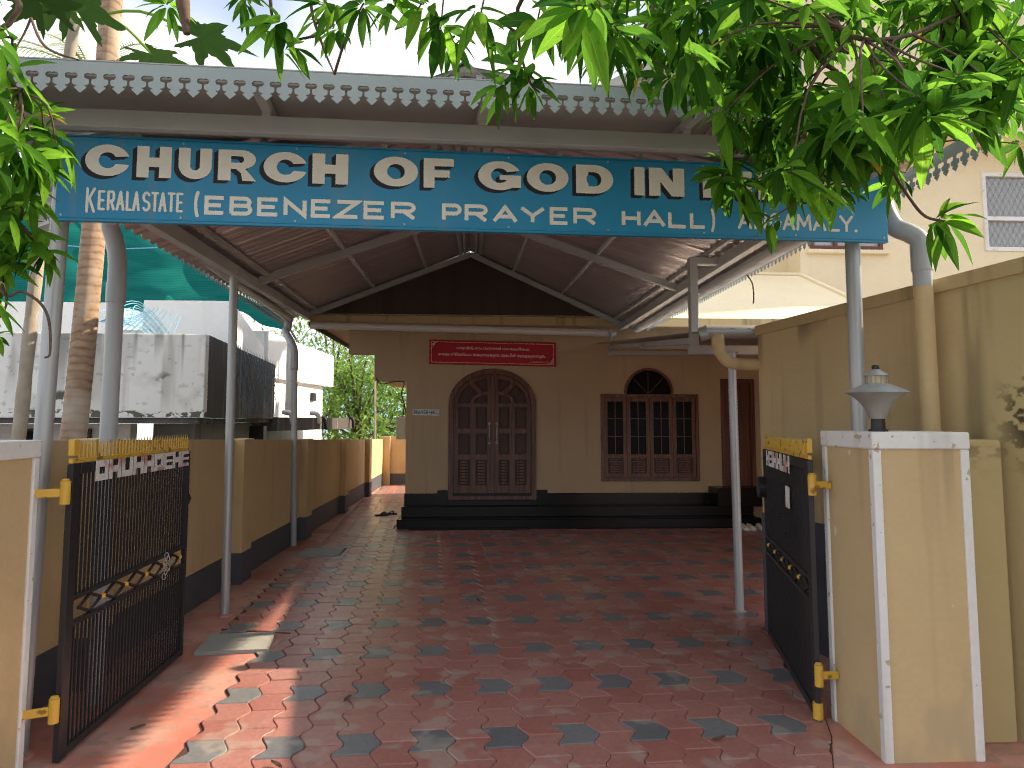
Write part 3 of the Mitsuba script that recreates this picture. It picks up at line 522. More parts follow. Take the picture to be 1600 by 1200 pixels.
MALAYALAM = """760,21 764,22 765,18 760,17;758,-5 760,5 764,5 764,1 762,-4;717,4 718,11 723,14 727,14 728,18 733,22 742,21 745,18 746,14 753,13 756,10 756,4 752,0 745,0 745,3 751,3 752,4 752,9 749,11 746,11 745,4 740,0 733,0 731,1 728,0 721,0/732,18 731,16 731,14 742,14 741,18 739,19 734,19/731,6 734,3 739,3 742,6 742,11 731,11/721,4 722,3 726,3 728,4 727,11 724,11 721,9;676,4 677,11 682,14 686,14 687,18 692,22 701,21 704,18 705,14 712,13 715,10 715,4 711,0 704,0 704,3 710,3 711,4 711,9 708,11 705,11 704,4 699,0 692,0 690,1 687,0 680,0/691,18 690,16 690,14 701,14 700,18 698,19 693,19/690,6 693,3 698,3 701,6 701,11 690,11/680,4 681,3 686,3 687,4 686,11 683,11 680,9;658,25 658,30 660,33 668,34 671,32 672,26 673,26 673,0 669,0 669,28 668,30 667,31 663,31 662,30 662,26;638,14 639,14 639,17 644,21 656,22 660,20 664,15 664,11 665,11 664,4 659,0 651,1 648,5 648,12 651,16 655,18 655,19 647,19 642,15 642,7 646,3 646,1 644,0 640,3 638,7/652,6 654,3 658,3 661,7 661,12 659,14 654,14 652,12;596,4 597,11 602,14 606,14 607,18 612,22 621,21 624,18 625,14 632,13 635,10 635,4 631,0 624,0 624,3 630,3 631,4 631,9 628,11 625,11 624,4 619,0 612,0 610,1 607,0 600,0/611,18 610,16 610,14 621,14 620,18 618,19 613,19/610,6 613,3 618,3 621,6 621,11 610,11/600,4 601,3 606,3 607,4 606,11 603,11 600,9;547,7 547,15 549,19 553,22 560,22 564,19 567,22 574,22 578,17 578,6 581,3 586,3 589,6 589,15 585,19 586,22 590,20 593,14 593,6 587,0 579,0 578,2 576,2 574,7 574,17 572,19 568,19 566,17 566,0 562,0 562,16 559,19 554,19 551,15 551,7 555,3 554,0 552,0 549,3;519,15 521,19 526,22 538,21 539,19 541,19 543,15 543,0 519,0/535,11 530,3 539,3 539,15 537,18 535,18 536,14 535,14/524,17 523,15 523,4 524,4 530,9 532,13 532,18 531,19 527,19;482,7 482,15 484,19 489,22 495,22 498,19 503,22 509,22 515,17 515,13 516,13 515,6 510,0 508,1 508,3 510,4 512,8 512,14 510,18 508,19 503,19 501,17 501,0 497,0 497,16 494,19 489,19 486,15 486,7 490,3 490,1 487,0;451,25 451,30 453,33 461,34 464,32 465,26 466,26 466,0 462,0 462,28 461,30 460,31 456,31 455,30 455,26;420,5 420,14 422,18 426,21 437,22 440,19 442,19 446,22 454,22 459,19 459,14 456,12 457,10 458,5 457,5 457,2 454,0 448,0 448,3 454,3 455,4 455,8 453,10 448,10 448,13 453,13 454,14 454,18 453,19 447,19 444,17 443,15 443,0 439,0 439,15 436,19 429,19 425,16 425,14 431,14 434,12 435,4 433,1 425,0/424,5 426,3 430,3 431,4 431,10 430,11 424,10;379,5 379,14 381,18 385,21 396,22 399,19 402,19 405,22 413,22 418,19 418,14 415,12 416,10 417,5 416,5 416,2 413,0 407,0 407,3 413,3 414,4 414,8 412,10 407,10 407,13 412,13 413,14 413,18 412,19 406,19 403,17 402,15 402,0 398,0 398,15 395,19 388,19 384,16 384,14 390,14 393,12 394,4 392,1 384,0/383,5 385,3 389,3 390,4 390,10 388,11 383,10;324,14 326,18 332,22 341,22 344,19 349,22 355,22 358,20 361,20 362,22 369,22 373,20 373,18 375,17 376,10 375,10 374,4 369,0 367,3 372,8 372,14 370,18 363,19 361,17 361,0 357,0 357,16 354,19 349,19 347,17 347,0 343,0 343,15 342,17 340,19 333,19 329,16 329,13 335,14 337,13 339,10 339,4 335,0 329,0 324,5/328,6 330,3 334,3 335,4 335,10 334,11 328,10;285,7 286,17 290,21 301,22 301,21 304,21 309,15 309,7 307,3 315,3 315,22 319,22 319,0 302,0 301,3 305,7 305,15 300,19 294,19 289,15 289,6 293,3 292,0 290,0 287,3;254,5 255,12 259,15 265,15 269,12 269,9 270,9 269,3 265,0 259,0/258,4 260,3 264,3 266,5 266,10 264,12 258,11;234,5 234,7 236,8 238,7 238,5 240,3 245,3 247,5 248,7 248,15 245,19 240,19 238,17 238,15 234,15 234,17 239,22 248,21 250,19 251,13 252,13 250,3 246,0 239,0;198,7 198,15 202,21 205,21 205,22 211,22 214,19 219,22 225,22 231,17 231,13 232,13 231,6 226,0 224,1 224,3 226,4 228,8 228,14 226,18 224,19 219,19 217,17 217,0 213,0 213,16 210,19 205,19 202,15 202,7 206,3 206,1 203,0;175,-5 177,5 181,5 181,1 179,-4;133,7 133,15 134,15 134,18 137,21 146,22 150,19 152,21 155,21 155,22 164,22 166,25 166,28 165,29 160,29 159,31 160,32 167,32 169,30 170,26 167,20 171,16 172,10 173,10 172,4 170,1 161,0 158,2 156,11 159,16 159,19 155,19 152,16 152,0 148,0 148,16 145,19 140,19 137,16 137,7 141,3 140,0 138,0 135,3/160,6 162,3 166,3 169,6 169,12 165,18 163,18 160,12;114,25 114,30 116,33 124,34 127,32 128,26 129,26 129,0 125,0 125,28 124,30 123,31 119,31 118,30 118,26;85,7 86,17 90,21 101,22 101,21 104,21 109,15 109,7 107,3 115,3 115,22 119,22 119,0 102,0 101,3 105,7 105,15 100,19 94,19 89,15 89,6 93,3 92,0 90,0 87,3;68,0 72,4 74,4 75,10 76,10 75,19 70,19 70,22 76,22 79,20 79,17 80,17 78,3 82,1 82,-2 83,-2 82,-7 78,-10 72,-10 68,-6/73,1 72,0 72,-6 77,-7 79,-5 79,-1 77,1;41,7 42,17 45,20 50,22 59,22 63,20 66,17 67,11 68,11 67,4 64,1 56,0 51,5 51,12 54,16 58,18 58,19 50,19 45,15 45,7 49,3 49,1 48,0 45,1/55,5 57,3 60,3 63,5 64,12 62,14 57,14 55,12;2,7 3,17 7,21 18,22 18,21 21,21 26,15 26,7 24,3 32,3 32,22 36,22 36,0 19,0 18,3 22,7 22,15 17,19 11,19 6,15 6,6 10,3 9,0 7,0 4,3
1123,4 1127,5 1128,1 1126,-1 1123,0;1080,4 1081,11 1086,14 1090,14 1091,18 1096,22 1105,21 1108,18 1109,14 1116,13 1119,10 1119,4 1115,0 1108,0 1108,3 1114,3 1115,4 1115,9 1112,11 1109,11 1108,4 1103,0 1096,0 1094,1 1091,0 1084,0/1095,18 1094,16 1094,14 1105,14 1104,18 1102,19 1097,19/1094,6 1097,3 1102,3 1105,6 1105,11 1094,11/1084,4 1085,3 1090,3 1091,4 1090,11 1087,11 1084,9;1064,-6 1064,0 1068,4 1070,4 1071,10 1072,10 1071,19 1066,19 1066,22 1072,22 1075,20 1075,17 1076,17 1074,3 1078,1 1079,-4 1078,-4 1078,-7 1074,-10 1068,-10/1069,1 1068,0 1068,-6 1073,-7 1075,-5 1075,-1 1073,1;1026,7 1027,17 1034,22 1043,22 1044,21 1056,22 1062,18 1064,13 1063,6 1058,0 1055,3 1060,8 1060,14 1055,19 1049,19 1052,15 1052,12 1053,12 1053,5 1048,0 1041,0 1037,4 1036,10 1040,19 1035,19 1030,15 1030,7 1034,3 1033,0 1028,3/1040,6 1042,3 1047,3 1049,5 1049,13 1046,17 1043,17 1040,12;985,7 986,17 993,22 1002,22 1002,21 1015,22 1021,18 1023,13 1022,6 1017,0 1014,3 1019,8 1019,14 1014,19 1008,19 1011,15 1011,12 1012,12 1012,5 1007,0 1000,0 996,4 995,10 999,19 994,19 989,15 989,7 993,3 992,0 987,3/999,6 1001,3 1006,3 1008,5 1008,13 1005,17 1002,17 999,12;968,-6 968,0 972,4 974,4 975,10 976,10 975,19 970,19 970,22 976,22 979,20 979,17 980,17 978,3 982,1 983,-4 982,-4 982,-7 978,-10 972,-10/972,-6 977,-7 979,-5 979,-1 977,1 973,1 972,0;929,4 930,11 935,14 939,14 940,18 945,22 954,21 957,18 958,14 965,13 968,10 968,4 964,0 957,0 957,3 963,3 964,4 964,9 961,11 958,11 957,4 952,0 945,0 943,1 940,0 933,0/944,18 943,16 943,14 954,14 953,18 951,19 946,19/943,6 946,3 951,3 954,6 954,11 943,11/933,4 934,3 938,3 940,4 939,11 936,11 933,9;913,-6 913,0 917,4 919,4 920,10 921,10 920,19 915,19 915,22 921,22 924,20 924,17 925,17 923,3 927,1 928,-4 927,-4 927,-7 923,-10 917,-10/918,1 917,0 917,-6 922,-7 924,-5 924,-1 922,1;893,2 894,5 899,3 906,3 909,5 909,8 907,10 898,10 893,13 893,18 895,21 907,22 907,21 913,20 911,17 906,19 899,19 897,18 897,14 899,13 908,13 912,10 913,5 910,1 908,0 898,0;871,4 874,5 877,3 885,3 887,5 887,8 885,10 876,10 871,13 871,18 873,21 885,22 885,21 891,20 889,17 884,19 877,19 875,18 875,14 877,13 886,13 890,10 891,5 888,1 886,0 876,0 871,2;855,0 859,4 861,4 862,10 863,10 862,19 857,19 857,22 863,22 866,20 866,17 867,17 865,3 869,1 869,-2 870,-2 869,-7 865,-10 859,-10 855,-6/860,1 859,0 859,-6 864,-7 866,-5 866,-1 864,1;830,15 832,19 837,22 849,21 850,19 852,19 854,15 854,0 830,0/846,11 841,3 850,3 850,15 848,18 846,18 847,14 846,14/834,4 836,4 841,9 843,13 843,18 842,19 838,19 835,17 834,15;769,7 769,15 773,20 777,22 786,22 786,21 802,22 804,21 807,24 807,28 806,29 801,29 801,32 810,31 811,24 809,23 808,19 814,13 814,5 811,1 803,0 799,3 798,13 801,17 801,19 792,19 796,12 796,5 791,0 784,0 780,4 779,10 783,19 778,19 773,15 773,7 777,3 776,0 771,3/802,5 804,3 808,3 810,5 810,13 807,17 804,17 802,14/783,6 785,3 790,3 792,5 792,13 789,17 787,17 784,14;750,25 750,30 752,33 760,34 763,32 764,26 765,26 765,0 761,0 761,28 760,30 759,31 755,31 754,30 754,26;723,9 728,14 734,14 739,9 739,3 751,3 751,22 755,22 755,0 735,0 734,1 735,9 732,11 729,11 727,9 727,4 729,1 726,0 723,4;696,15 698,19 703,22 715,21 716,19 718,19 720,15 720,0 696,0/712,11 707,3 716,3 716,15 714,18 712,18 713,14 712,14/700,4 702,4 707,9 709,13 709,18 708,19 704,19 701,17 700,15;679,0 683,4 685,4 686,10 687,10 686,19 681,19 681,22 687,22 690,20 690,17 691,17 689,3 693,1 693,-2 694,-2 693,-7 689,-10 683,-10 679,-6/684,1 683,0 683,-6 688,-7 690,-5 690,-1 688,1;654,15 656,19 661,22 673,21 674,19 676,19 678,15 678,0 654,0/670,11 665,3 674,3 674,15 672,18 670,18 671,14 670,14/658,4 660,4 665,9 667,13 667,18 666,19 662,19 659,17 658,15;619,2 620,5 625,3 632,3 635,5 635,8 633,10 624,10 619,13 619,18 621,21 633,22 633,21 639,20 637,17 632,19 625,19 623,18 623,14 625,13 634,13 638,10 639,5 636,1 634,0 624,0;591,5 592,16 596,20 600,22 609,22 613,20 616,16 616,13 617,13 616,6 611,0 608,3 613,8 613,14 608,19 601,19 596,15 596,14 602,14 605,12 606,4 604,1 596,0/595,5 597,3 601,3 602,4 602,10 601,11 595,10;574,0 578,4 580,4 581,10 582,10 581,19 576,19 576,22 582,22 585,20 585,17 586,17 584,3 588,1 588,-2 589,-2 588,-7 584,-10 578,-10 574,-6/579,1 578,0 578,-6 583,-7 585,-5 585,-1 583,1;535,9 535,17 540,22 547,22 548,21 558,22 560,21 563,17 563,9 560,3 566,4 569,8 569,17 567,19 567,21 570,22 573,16 573,9 571,4 564,0 556,0 556,1 544,0 540,2/550,9 551,7 554,5 558,7 559,9 559,17 557,19 552,19 550,17/539,9 540,7 543,4 549,3 546,9 546,19 541,19 539,17;496,14 497,14 497,17 501,21 504,21 504,22 515,21 520,15 520,7 518,3 526,3 526,22 530,22 530,0 513,0 512,3 516,7 516,15 510,19 505,19 500,15 500,6 504,3 503,0 501,0 496,7;475,5 475,7 478,8 481,3 486,3 489,7 489,15 486,19 481,19 479,17 479,15 475,15 476,19 478,21 487,22 491,19 493,9 492,9 491,3 489,1 480,0;428,4 428,9 431,13 439,14 444,9 444,3 451,3 451,5 449,7 449,14 450,14 450,17 454,21 457,21 457,22 465,22 469,20 471,18 472,12 473,12 472,5 467,0 465,0 465,3 468,5 469,13 468,13 468,16 464,19 458,19 453,15 453,6 457,3 456,0 440,0 439,1 440,9 438,11 434,11 432,9 433,0 431,0;405,15 409,20 414,22 424,21 426,19 426,15 423,11 426,8 426,3 422,0 414,0 409,2 405,7/417,16 418,15 422,15 422,18 421,19 417,19/421,8 417,7 417,3 421,3 422,7/409,7 414,4 414,8 417,11 414,15 414,18 409,15;363,9 363,17 368,22 375,22 376,21 386,22 388,21 391,17 391,9 388,3 394,4 397,8 397,17 395,19 395,21 398,22 401,16 401,9 399,4 392,0 384,0 384,1 372,0 368,2/378,9 379,7 382,5 386,7 387,9 387,17 385,19 380,19 378,17/367,9 368,7 371,4 377,3 374,9 374,19 369,19 367,17;312,0 313,3 328,3 329,4 329,10 327,12 324,12 322,10 322,6 318,6 318,11 323,15 328,15 333,11 332,3 342,3 342,22 346,22 346,0;275,0 276,3 291,3 292,4 292,10 290,12 287,12 285,10 285,6 281,6 281,11 286,15 291,15 296,11 295,3 305,3 305,22 309,22 309,0;258,25 258,30 260,33 268,34 271,32 272,26 273,26 273,0 269,0 269,28 268,30 267,31 263,31 262,30 262,26;240,15 242,19 247,22 259,21 260,19 262,19 264,15 264,0 240,0/256,11 251,3 260,3 260,15 258,18 256,18 257,14 256,14/244,4 246,4 251,9 253,13 253,18 252,19 248,19 245,17 244,15;212,15 214,19 219,22 231,21 232,19 234,19 236,15 236,0 212,0/228,11 223,3 232,3 232,15 230,18 228,18 229,14 228,14/217,17 216,15 216,4 218,4 223,9 225,13 225,18 224,19 220,19;182,7 183,17 190,22 200,22 202,25 202,28 201,29 196,29 195,31 196,32 203,32 205,30 206,26 203,20 207,16 208,10 209,10 207,2 204,0 197,0 194,2 192,11 195,16 195,19 191,19 186,15 186,7 190,3 189,0 184,3/196,6 198,3 203,3 204,4 205,12 202,17 199,17 197,15;163,25 163,30 165,33 173,34 176,32 177,26 178,26 178,0 174,0 174,28 173,30 172,31 168,31 167,30 167,26;136,7 136,15 140,21 143,21 143,22 149,22 152,19 157,22 163,22 169,17 169,13 170,13 169,6 164,0 162,1 162,3 164,4 166,8 166,14 164,18 162,19 157,19 155,17 155,0 151,0 151,16 148,19 143,19 140,15 140,7 144,3 144,1 141,0;96,15 98,19 103,22 115,21 116,19 118,19 120,15 120,0 96,0/112,11 107,3 116,3 116,15 114,18 112,18 113,14 112,14/101,17 100,4 102,4 107,9 109,13 109,18 108,19 104,19;68,15 70,19 75,22 87,21 88,19 90,19 92,15 92,0 68,0/84,11 79,3 88,3 88,15 86,18 84,18 85,14 84,14/73,17 72,15 72,4 74,4 79,9 81,13 81,18 80,19 76,19;39,5 40,16 48,22 57,22 61,20 64,16 64,13 65,13 64,6 59,0 56,3 61,8 61,14 56,19 49,19 44,15 44,14 50,14 53,12 54,4 52,1 44,0/43,5 45,3 49,3 50,4 50,10 48,11 43,10;2,7 2,15 4,19 9,22 15,22 18,19 23,22 29,22 35,17 35,13 36,13 35,6 30,0 28,1 28,3 30,4 32,8 32,14 30,18 28,19 23,19 21,17 21,0 17,0 17,16 14,19 9,19 6,15 6,7 10,3 10,1 7,0
380,8 380,17 383,25 389,29 397,29 397,26 390,26 388,25 384,20 384,16 388,18 396,17 399,12 398,3 391,-1 385,0 382,3/384,6 387,3 393,3 395,5 395,13 393,15 387,15 384,12;370,17 371,22 375,21 374,17;370,0 371,5 375,4 375,1 373,-1;346,4 358,3 361,6 360,13 358,14 348,14 347,19 348,19 348,28 349,29 362,29 363,28 362,25 351,25 351,17 360,17 364,14 364,11 365,11 364,4 361,1 355,0 355,-1 346,1;323,16 323,23 325,27 329,29 337,28 340,25 342,20 342,12 341,12 340,5 334,0 329,0 329,-1 325,0 325,3 329,3 335,4 338,12 327,11/327,24 327,16 328,14 335,14 338,17 337,24 334,26 328,25;292,10 297,15 303,15 307,12 307,9 308,9 307,3 303,0 297,0 293,3/296,4 298,3 302,3 304,5 304,10 302,12 296,11;256,7 256,15 258,19 263,22 269,22 272,19 277,22 283,22 289,17 289,13 290,13 289,6 284,0 282,1 282,3 284,4 286,8 286,14 284,18 282,19 277,19 275,17 275,0 271,0 271,16 268,19 263,19 260,15 260,7 264,3 264,1 261,0;215,7 216,17 223,22 232,22 232,21 245,22 251,18 253,13 252,6 247,0 244,3 249,8 249,14 244,19 238,19 241,15 241,12 242,12 242,5 237,0 230,0 226,4 225,10 229,19 224,19 219,15 219,7 223,3 222,0 217,3/229,6 231,3 236,3 238,5 238,13 235,17 231,16 229,12;174,7 175,17 182,22 191,22 192,21 204,22 210,18 212,13 211,6 206,0 203,3 208,8 208,14 203,19 197,19 200,15 200,12 201,12 201,5 196,0 189,0 185,4 184,10 188,19 183,19 178,15 178,7 182,3 181,0 176,3/188,6 190,3 195,3 197,5 197,13 194,17 190,16 188,12;144,7 145,17 152,22 162,22 164,25 164,28 163,29 158,29 157,31 158,32 165,32 167,30 168,26 165,20 169,16 170,10 171,10 169,2 166,0 159,0 156,2 154,11 157,16 157,19 153,19 148,15 148,7 152,3 151,0 146,3/158,6 160,3 164,3 167,6 167,12 164,17 161,17 159,15 158,12;121,26 121,31 125,34 132,34 132,33 135,33 138,30 138,27 139,27 139,0 135,0 135,28 132,29 132,26 129,23 124,23/126,31 125,30 125,26 128,26 129,27 129,31;92,4 93,11 98,14 102,14 103,18 108,22 117,21 120,18 121,14 128,13 131,10 131,4 127,0 120,0 120,3 126,3 127,4 127,9 124,11 121,11 120,4 115,0 108,0 106,1 103,0 96,0/107,18 106,16 106,14 117,14 116,18 114,19 109,19/106,6 109,3 114,3 117,6 117,11 106,11/96,4 97,3 102,3 103,4 102,11 99,11 96,9;52,5 52,14 54,18 58,21 69,22 72,19 74,19 78,22 86,22 91,19 91,14 88,12 89,10 90,5 89,5 89,2 86,0 80,0 80,3 86,3 87,4 87,8 85,10 80,10 80,13 85,13 86,14 86,18 85,19 79,19 76,17 75,15 75,0 71,0 71,15 68,19 61,19 57,16 57,14 63,14 66,12 67,4 65,1 57,0/56,5 58,3 62,3 63,4 63,10 62,11 56,10;2,7 2,15 4,19 8,22 15,22 18,19 22,22 29,22 33,17 33,6 36,3 41,3 44,6 44,15 40,19 41,22 45,20 48,14 48,6 42,0 34,0 33,2 31,2 29,7 29,17 27,19 23,19 21,17 21,0 17,0 17,16 14,19 9,19 6,15 6,7 10,3 9,0 7,0 4,3"""

# ================================================================ the name board
def ell(cx, cy, rx, ry): return affinity.scale(Point(cx, cy).buffer(1, quad_segs=10), rx, ry)
def fat(ch):
    """Broad sign-painter's capitals in the unit square."""
    O = ell(.5, .5, .5, .5).difference(ell(.5, .5, .2, .255))
    if ch == 'O': return O
    if ch == 'C': return O.difference(Polygon([(.55, .40), (1.1, .36), (1.1, .66), (.55, .60)]))
    if ch == 'G': return union_all([O.difference(Polygon([(.55, .46), (1.1, .46), (1.1, .72), (.55, .60)])), sbox(.5, .36, 1, .52), sbox(.74, .10, 1, .50)])
    if ch == 'H': return union_all([sbox(0, 0, .35, 1), sbox(.65, 0, 1, 1), sbox(.3, .34, .7, .64)])
    if ch == 'U': return union_all([sbox(0, .4, 1, 1), ell(.5, .44, .5, .44)]).difference(union_all([sbox(.35, .42, .64, 1.1), ell(.495, .42, .145, .14)]))
    if ch == 'D': return union_all([sbox(0, 0, .5, 1), ell(.5, .5, .5, .5)]).difference(union_all([sbox(.33, .25, .5, .75), ell(.48, .5, .2, .25)]))
    if ch == 'R': return union_all([union_all([sbox(0, .38, .6, 1), ell(.6, .69, .38, .31)]).difference(union_all([sbox(.33, .58, .56, .80), ell(.57, .69, .10, .11)])), sbox(0, 0, .33, 1), Polygon([(.40, .44), (.68, .42), (1, 0), (.64, 0), (.60, .25)])])
    if ch == 'F': return union_all([sbox(0, 0, .36, 1), sbox(0, .74, 1, 1), sbox(0, .36, .86, .60)])
    if ch == 'I': return sbox(0, 0, 1, 1)
    if ch == 'N': return union_all([sbox(0, 0, .32, 1), sbox(.68, 0, 1, 1), Polygon([(0, 1), (.36, 1), (1, 0), (.64, 0)])])
    return Polygon([(0, 0), (.32, 1), (.68, 1), (1, 0), (.66, 0), (.61, .18), (.39, .18), (.34, 0)]).difference(Polygon([(.43, .36), (.5, .68), (.57, .36)]))
def arc(cx, cy, rx, ry, a0, a1, n=12): return [(cx + rx * math.cos(math.radians(a)), cy + ry * math.sin(math.radians(a))) for a in np.linspace(a0, a1, n)]
THIN = {'E': [[(1, 1), (0, 1), (0, 0), (1, 0)], [(0, .5), (.85, .5)]], 'B': [[(0, 0), (0, 1), (.7, 1)] + arc(.7, .76, .25, .24, 90, -90) + [(0, .52)], [(.7, .52)] + arc(.72, .26, .28, .26, 90, -90) + [(0, 0)]],
        'N': [[(0, 0), (0, 1), (1, 0), (1, 1)]], 'Z': [[(0, 1), (1, 1), (0, 0), (1, 0)]], 'R': [[(0, 0), (0, 1), (.7, 1)] + arc(.7, .74, .28, .26, 90, -90) + [(0, .48)], [(.5, .48), (1, 0)]],
        'P': [[(0, 0), (0, 1), (.7, 1)] + arc(.7, .72, .3, .28, 90, -90) + [(0, .44)]], 'A': [[(0, 0), (.5, 1), (1, 0)], [(.2, .34), (.8, .34)]], 'Y': [[(0, 1), (.5, .45), (1, 1)], [(.5, .45), (.5, 0)]],
        'H': [[(0, 0), (0, 1)], [(1, 0), (1, 1)], [(0, .5), (1, .5)]], 'L': [[(0, 1), (0, 0), (1, 0)]], 'K': [[(0, 0), (0, 1)], [(1, 1), (0, .42)], [(.3, .6), (1, 0)]], 'T': [[(0, 1), (1, 1)], [(.5, 1), (.5, 0)]],
        'S': [arc(.5, .75, .5, .25, 30, 270) + arc(.5, .25, .5, .25, 90, -150)], 'G': [arc(.5, .5, .5, .5, 50, 340) + [(1, .45), (.6, .45)]], 'M': [[(0, 0), (.08, 1), (.5, .25), (.92, 1), (1, 0)]],
        '(': [arc(1, .5, 1, .62, 130, 230)], ')': [arc(0, .5, 1, .62, 50, -50)], '.': [[(0, 0), (.5, 0)]]}
def thin(ch, u0, u1, v0, v1, t, cap='flat'):
    o = t / 2; w = max(u1 - u0 - t, .004)
    return union_all([LineString([(u0 + o + x * w, v0 + o + y * (v1 - v0 - t)) for x, y in l]).buffer(o, cap_style=cap, join_style='mitre' if cap == 'flat' else 'round', mitre_limit=2.5) for l in THIN[ch]])
TOP = [('C', .131, .346), ('H', .38, .549), ('U', .584, .749), ('R', .781, .975), ('C', 1.011, 1.236), ('H', 1.263, 1.451), ('O', 1.587, 1.826), ('F', 1.857, 2.023), ('G', 2.158, 2.40), ('O', 2.433, 2.673), ('D', 2.717, 2.936), ('I', 3.062, 3.123),
       ('N', 3.15, 3.364), ('I', 3.478, 3.54), ('N', 3.575, 3.785), ('D', 3.825, 4.045), ('I', 4.09, 4.152), ('A', 4.195, 4.444)]
LOW = [('E', .719, .825), ('B', .845, .96), ('E', .984, 1.098), ('N', 1.119, 1.238), ('E', 1.26, 1.371), ('Z', 1.387, 1.515), ('E', 1.536, 1.655), ('R', 1.682, 1.818), ('P', 1.959, 2.067), ('R', 2.084, 2.214), ('A', 2.238, 2.383), ('Y', 2.392, 2.54),
       ('E', 2.564, 2.676), ('R', 2.70, 2.836), ('H', 2.984, 3.096), ('A', 3.11, 3.248), ('L', 3.262, 3.379), ('L', 3.394, 3.495)]
KER = [('K', .144, .190), ('E', .201, .236), ('R', .245, .284), ('A', .288, .330), ('L', .335, .366), ('A', .367, .404), ('S', .414, .455), ('T', .457, .495), ('A', .494, .534), ('T', .537, .575), ('E', .580, .614)]
ANG = [('A', 3.69, 3.778), ('N', 3.793, 3.872), ('G', 3.888, 3.965), ('A', 3.972, 4.052), ('M', 4.06, 4.158), ('A', 4.165, 4.254), ('L', 4.268, 4.34), ('Y', 4.34, 4.43), ('.', 4.436, 4.462)]
SA0, SB0 = np.array([-2.128, 3.70]), np.array([2.508, 4.17]); SDIR = SB0 - SA0; SL = float(np.linalg.norm(SDIR)); SRISE = .0153
sb = thing('name_board', 'long blue name board with cream lettering across the front of the carport', 'sign')
def on_board(m, w0=0.0): return onplane(m, [*SA0, 2.726], SDIR, w0, SRISE)
part(sb, 'board', on_board(box(0, SL, 0, .43, -.03, 0, .003)), 'm_blue')
part(sb, 'edge_frame', [on_board(box(0, SL, -.012, -.001, -.035, .001)), on_board(box(0, SL, .431, .440, -.035, .001))], 'm_blue')
def letters(kind, l, pre=''):
    for g in l: part(sb, kind, on_board(extrude(g, .003), -.001), 'm_letter')
big = [affinity.translate(affinity.scale(fat(c), b - a, .167, origin=(0, 0)), a, .226) for c, a, b in TOP]
letters('headline_letter', big)
for g in big: part(sb, 'letter_shadow', on_board(extrude(union_all([affinity.translate(g, -.022 * k / 4, -.017 * k / 4) for k in range(1, 5)]), .002), -.001), 'm_ink')
letters('second_line_letter', [thin(c, a, b, .038, .14, .021) for c, a, b in LOW] + [thin('(', .668, .712, .018, .166, .016, 'round'), thin(')', 3.505, 3.549, .018, .166, .016, 'round')])
letters('small_letter', [thin(c, a, b, .045 if c != 'K' else .03, .15 if c != 'K' else .163, .0125, 'round') for c, a, b in KER])
letters('place_name_letter', [thin(c, a, b, .045, .147, .0165, 'round') for c, a, b in ANG])
for u in np.linspace(.03, SL - .03, 9):
    for v in (.016, .414): part(sb, 'bolt', on_board(trimesh.creation.cylinder(.006, .006, sections=8).apply_translation([u, v, .001])), 'm_steel')
for u in (.35, 1.9, 3.1, 4.3): part(sb, 'hanger', on_board(box(u, u + .03, .40, .50, -.06, -.035, .002)), 'm_tube')

# ================================================================ the church building
FY = 12.1
ch = thing('church_building', 'ochre prayer hall with an arched wooden double door and dark granite steps', 'church')
def arch(x0, x1, z0, zs, zt, n=24):
    c, r = (x0 + x1) / 2, (x1 - x0) / 2
    return Polygon([(x0, z0)] + [(c - r * math.cos(a), zs + (zt - zs) * math.sin(a)) for a in np.linspace(0, math.pi, n)] + [(x1, z0)])
facade = Polygon([(-1.12, 0), (7.0, 0), (7.0, 3.34), (-2.08, 3.34), (-2.08, 2.81), (-1.655, 2.81), (-1.655, 2.365), (-1.12, 2.365)])
d_open = arch(-.416, 1.047, .40, 1.97, 2.576); w_open = union_all([sbox(2.14, .69, 3.81, 2.155), arch(2.54, 3.39, 2.1, 2.155, 2.60)]); s_open = sbox(4.20, .40, 4.78, 2.42)
part(ch, 'wall', front(facade.difference(union_all([d_open, w_open, s_open])), FY, FY + .23), 'm_facade')
part(ch, 'side_wall', box(-1.12, -.9, FY + .23, 16.2, 0, 3.3), 'm_ochre'); part(ch, 'back_wall', box(-1.12, 7.0, 16.2, 16.4, 0, 3.3), 'm_ochre')
part(ch, 'floor', box(-.9, 7, FY + .2, 16.2, .30, .36), 'm_granite'); part(ch, 'end_wall', box(6.8, 7.0, FY + .23, 16.2, 0, 3.3), 'm_ochre')
part(ch, 'eave_slab', box(-2.60, 7.0, 11.5, 16.6, 3.262, 3.36, .005), 'm_facade'); part(ch, 'fascia', box(-2.60, 7.0, 11.485, 11.5, 3.235, 3.375, .003), 'm_ochre_old')
part(ch, 'eave_edge', box(-2.62, -2.56, 11.48, 16.6, 3.20, 3.262), 'm_gable'); part(ch, 'side_hood', box(-1.66, -1.12, FY + .23, 15.5, 2.40, 2.47, .004), 'm_cream')
part(ch, 'gable_panel', front(Polygon([(-2.62, 3.37), (-2.62, 3.425), (-.12, 4.43), (.0, 4.43), (2.2, 3.40), (2.2, 3.37)]), 11.56, 11.6), 'm_gable')
hip = [(-2.6, 11.5, 3.38), (7.0, 11.5, 3.38), (6.55, 14, 4.64), (.2, 14, 4.64)]
part(ch, 'hip_roof', raw([*hip, (7.0, 16.6, 3.38), (-2.6, 16.6, 3.38)], [[0, 1, 2], [0, 2, 3], [1, 4, 2], [4, 5, 3], [4, 3, 2], [5, 0, 3]]), 'm_cream')
part(ch, 'hip_ridge', [bar((6.55, 14, 4.66), (.2, 14, 4.66), .10, .05, .01), bar((6.55, 14, 4.66), (7.0, 11.5, 3.41), .10, .05, .01)], 'm_cream')
part(ch, 'wing_wall', box(5.75, 5.95, 5.0, FY - .002, 0, 3.25), 'm_ochre')
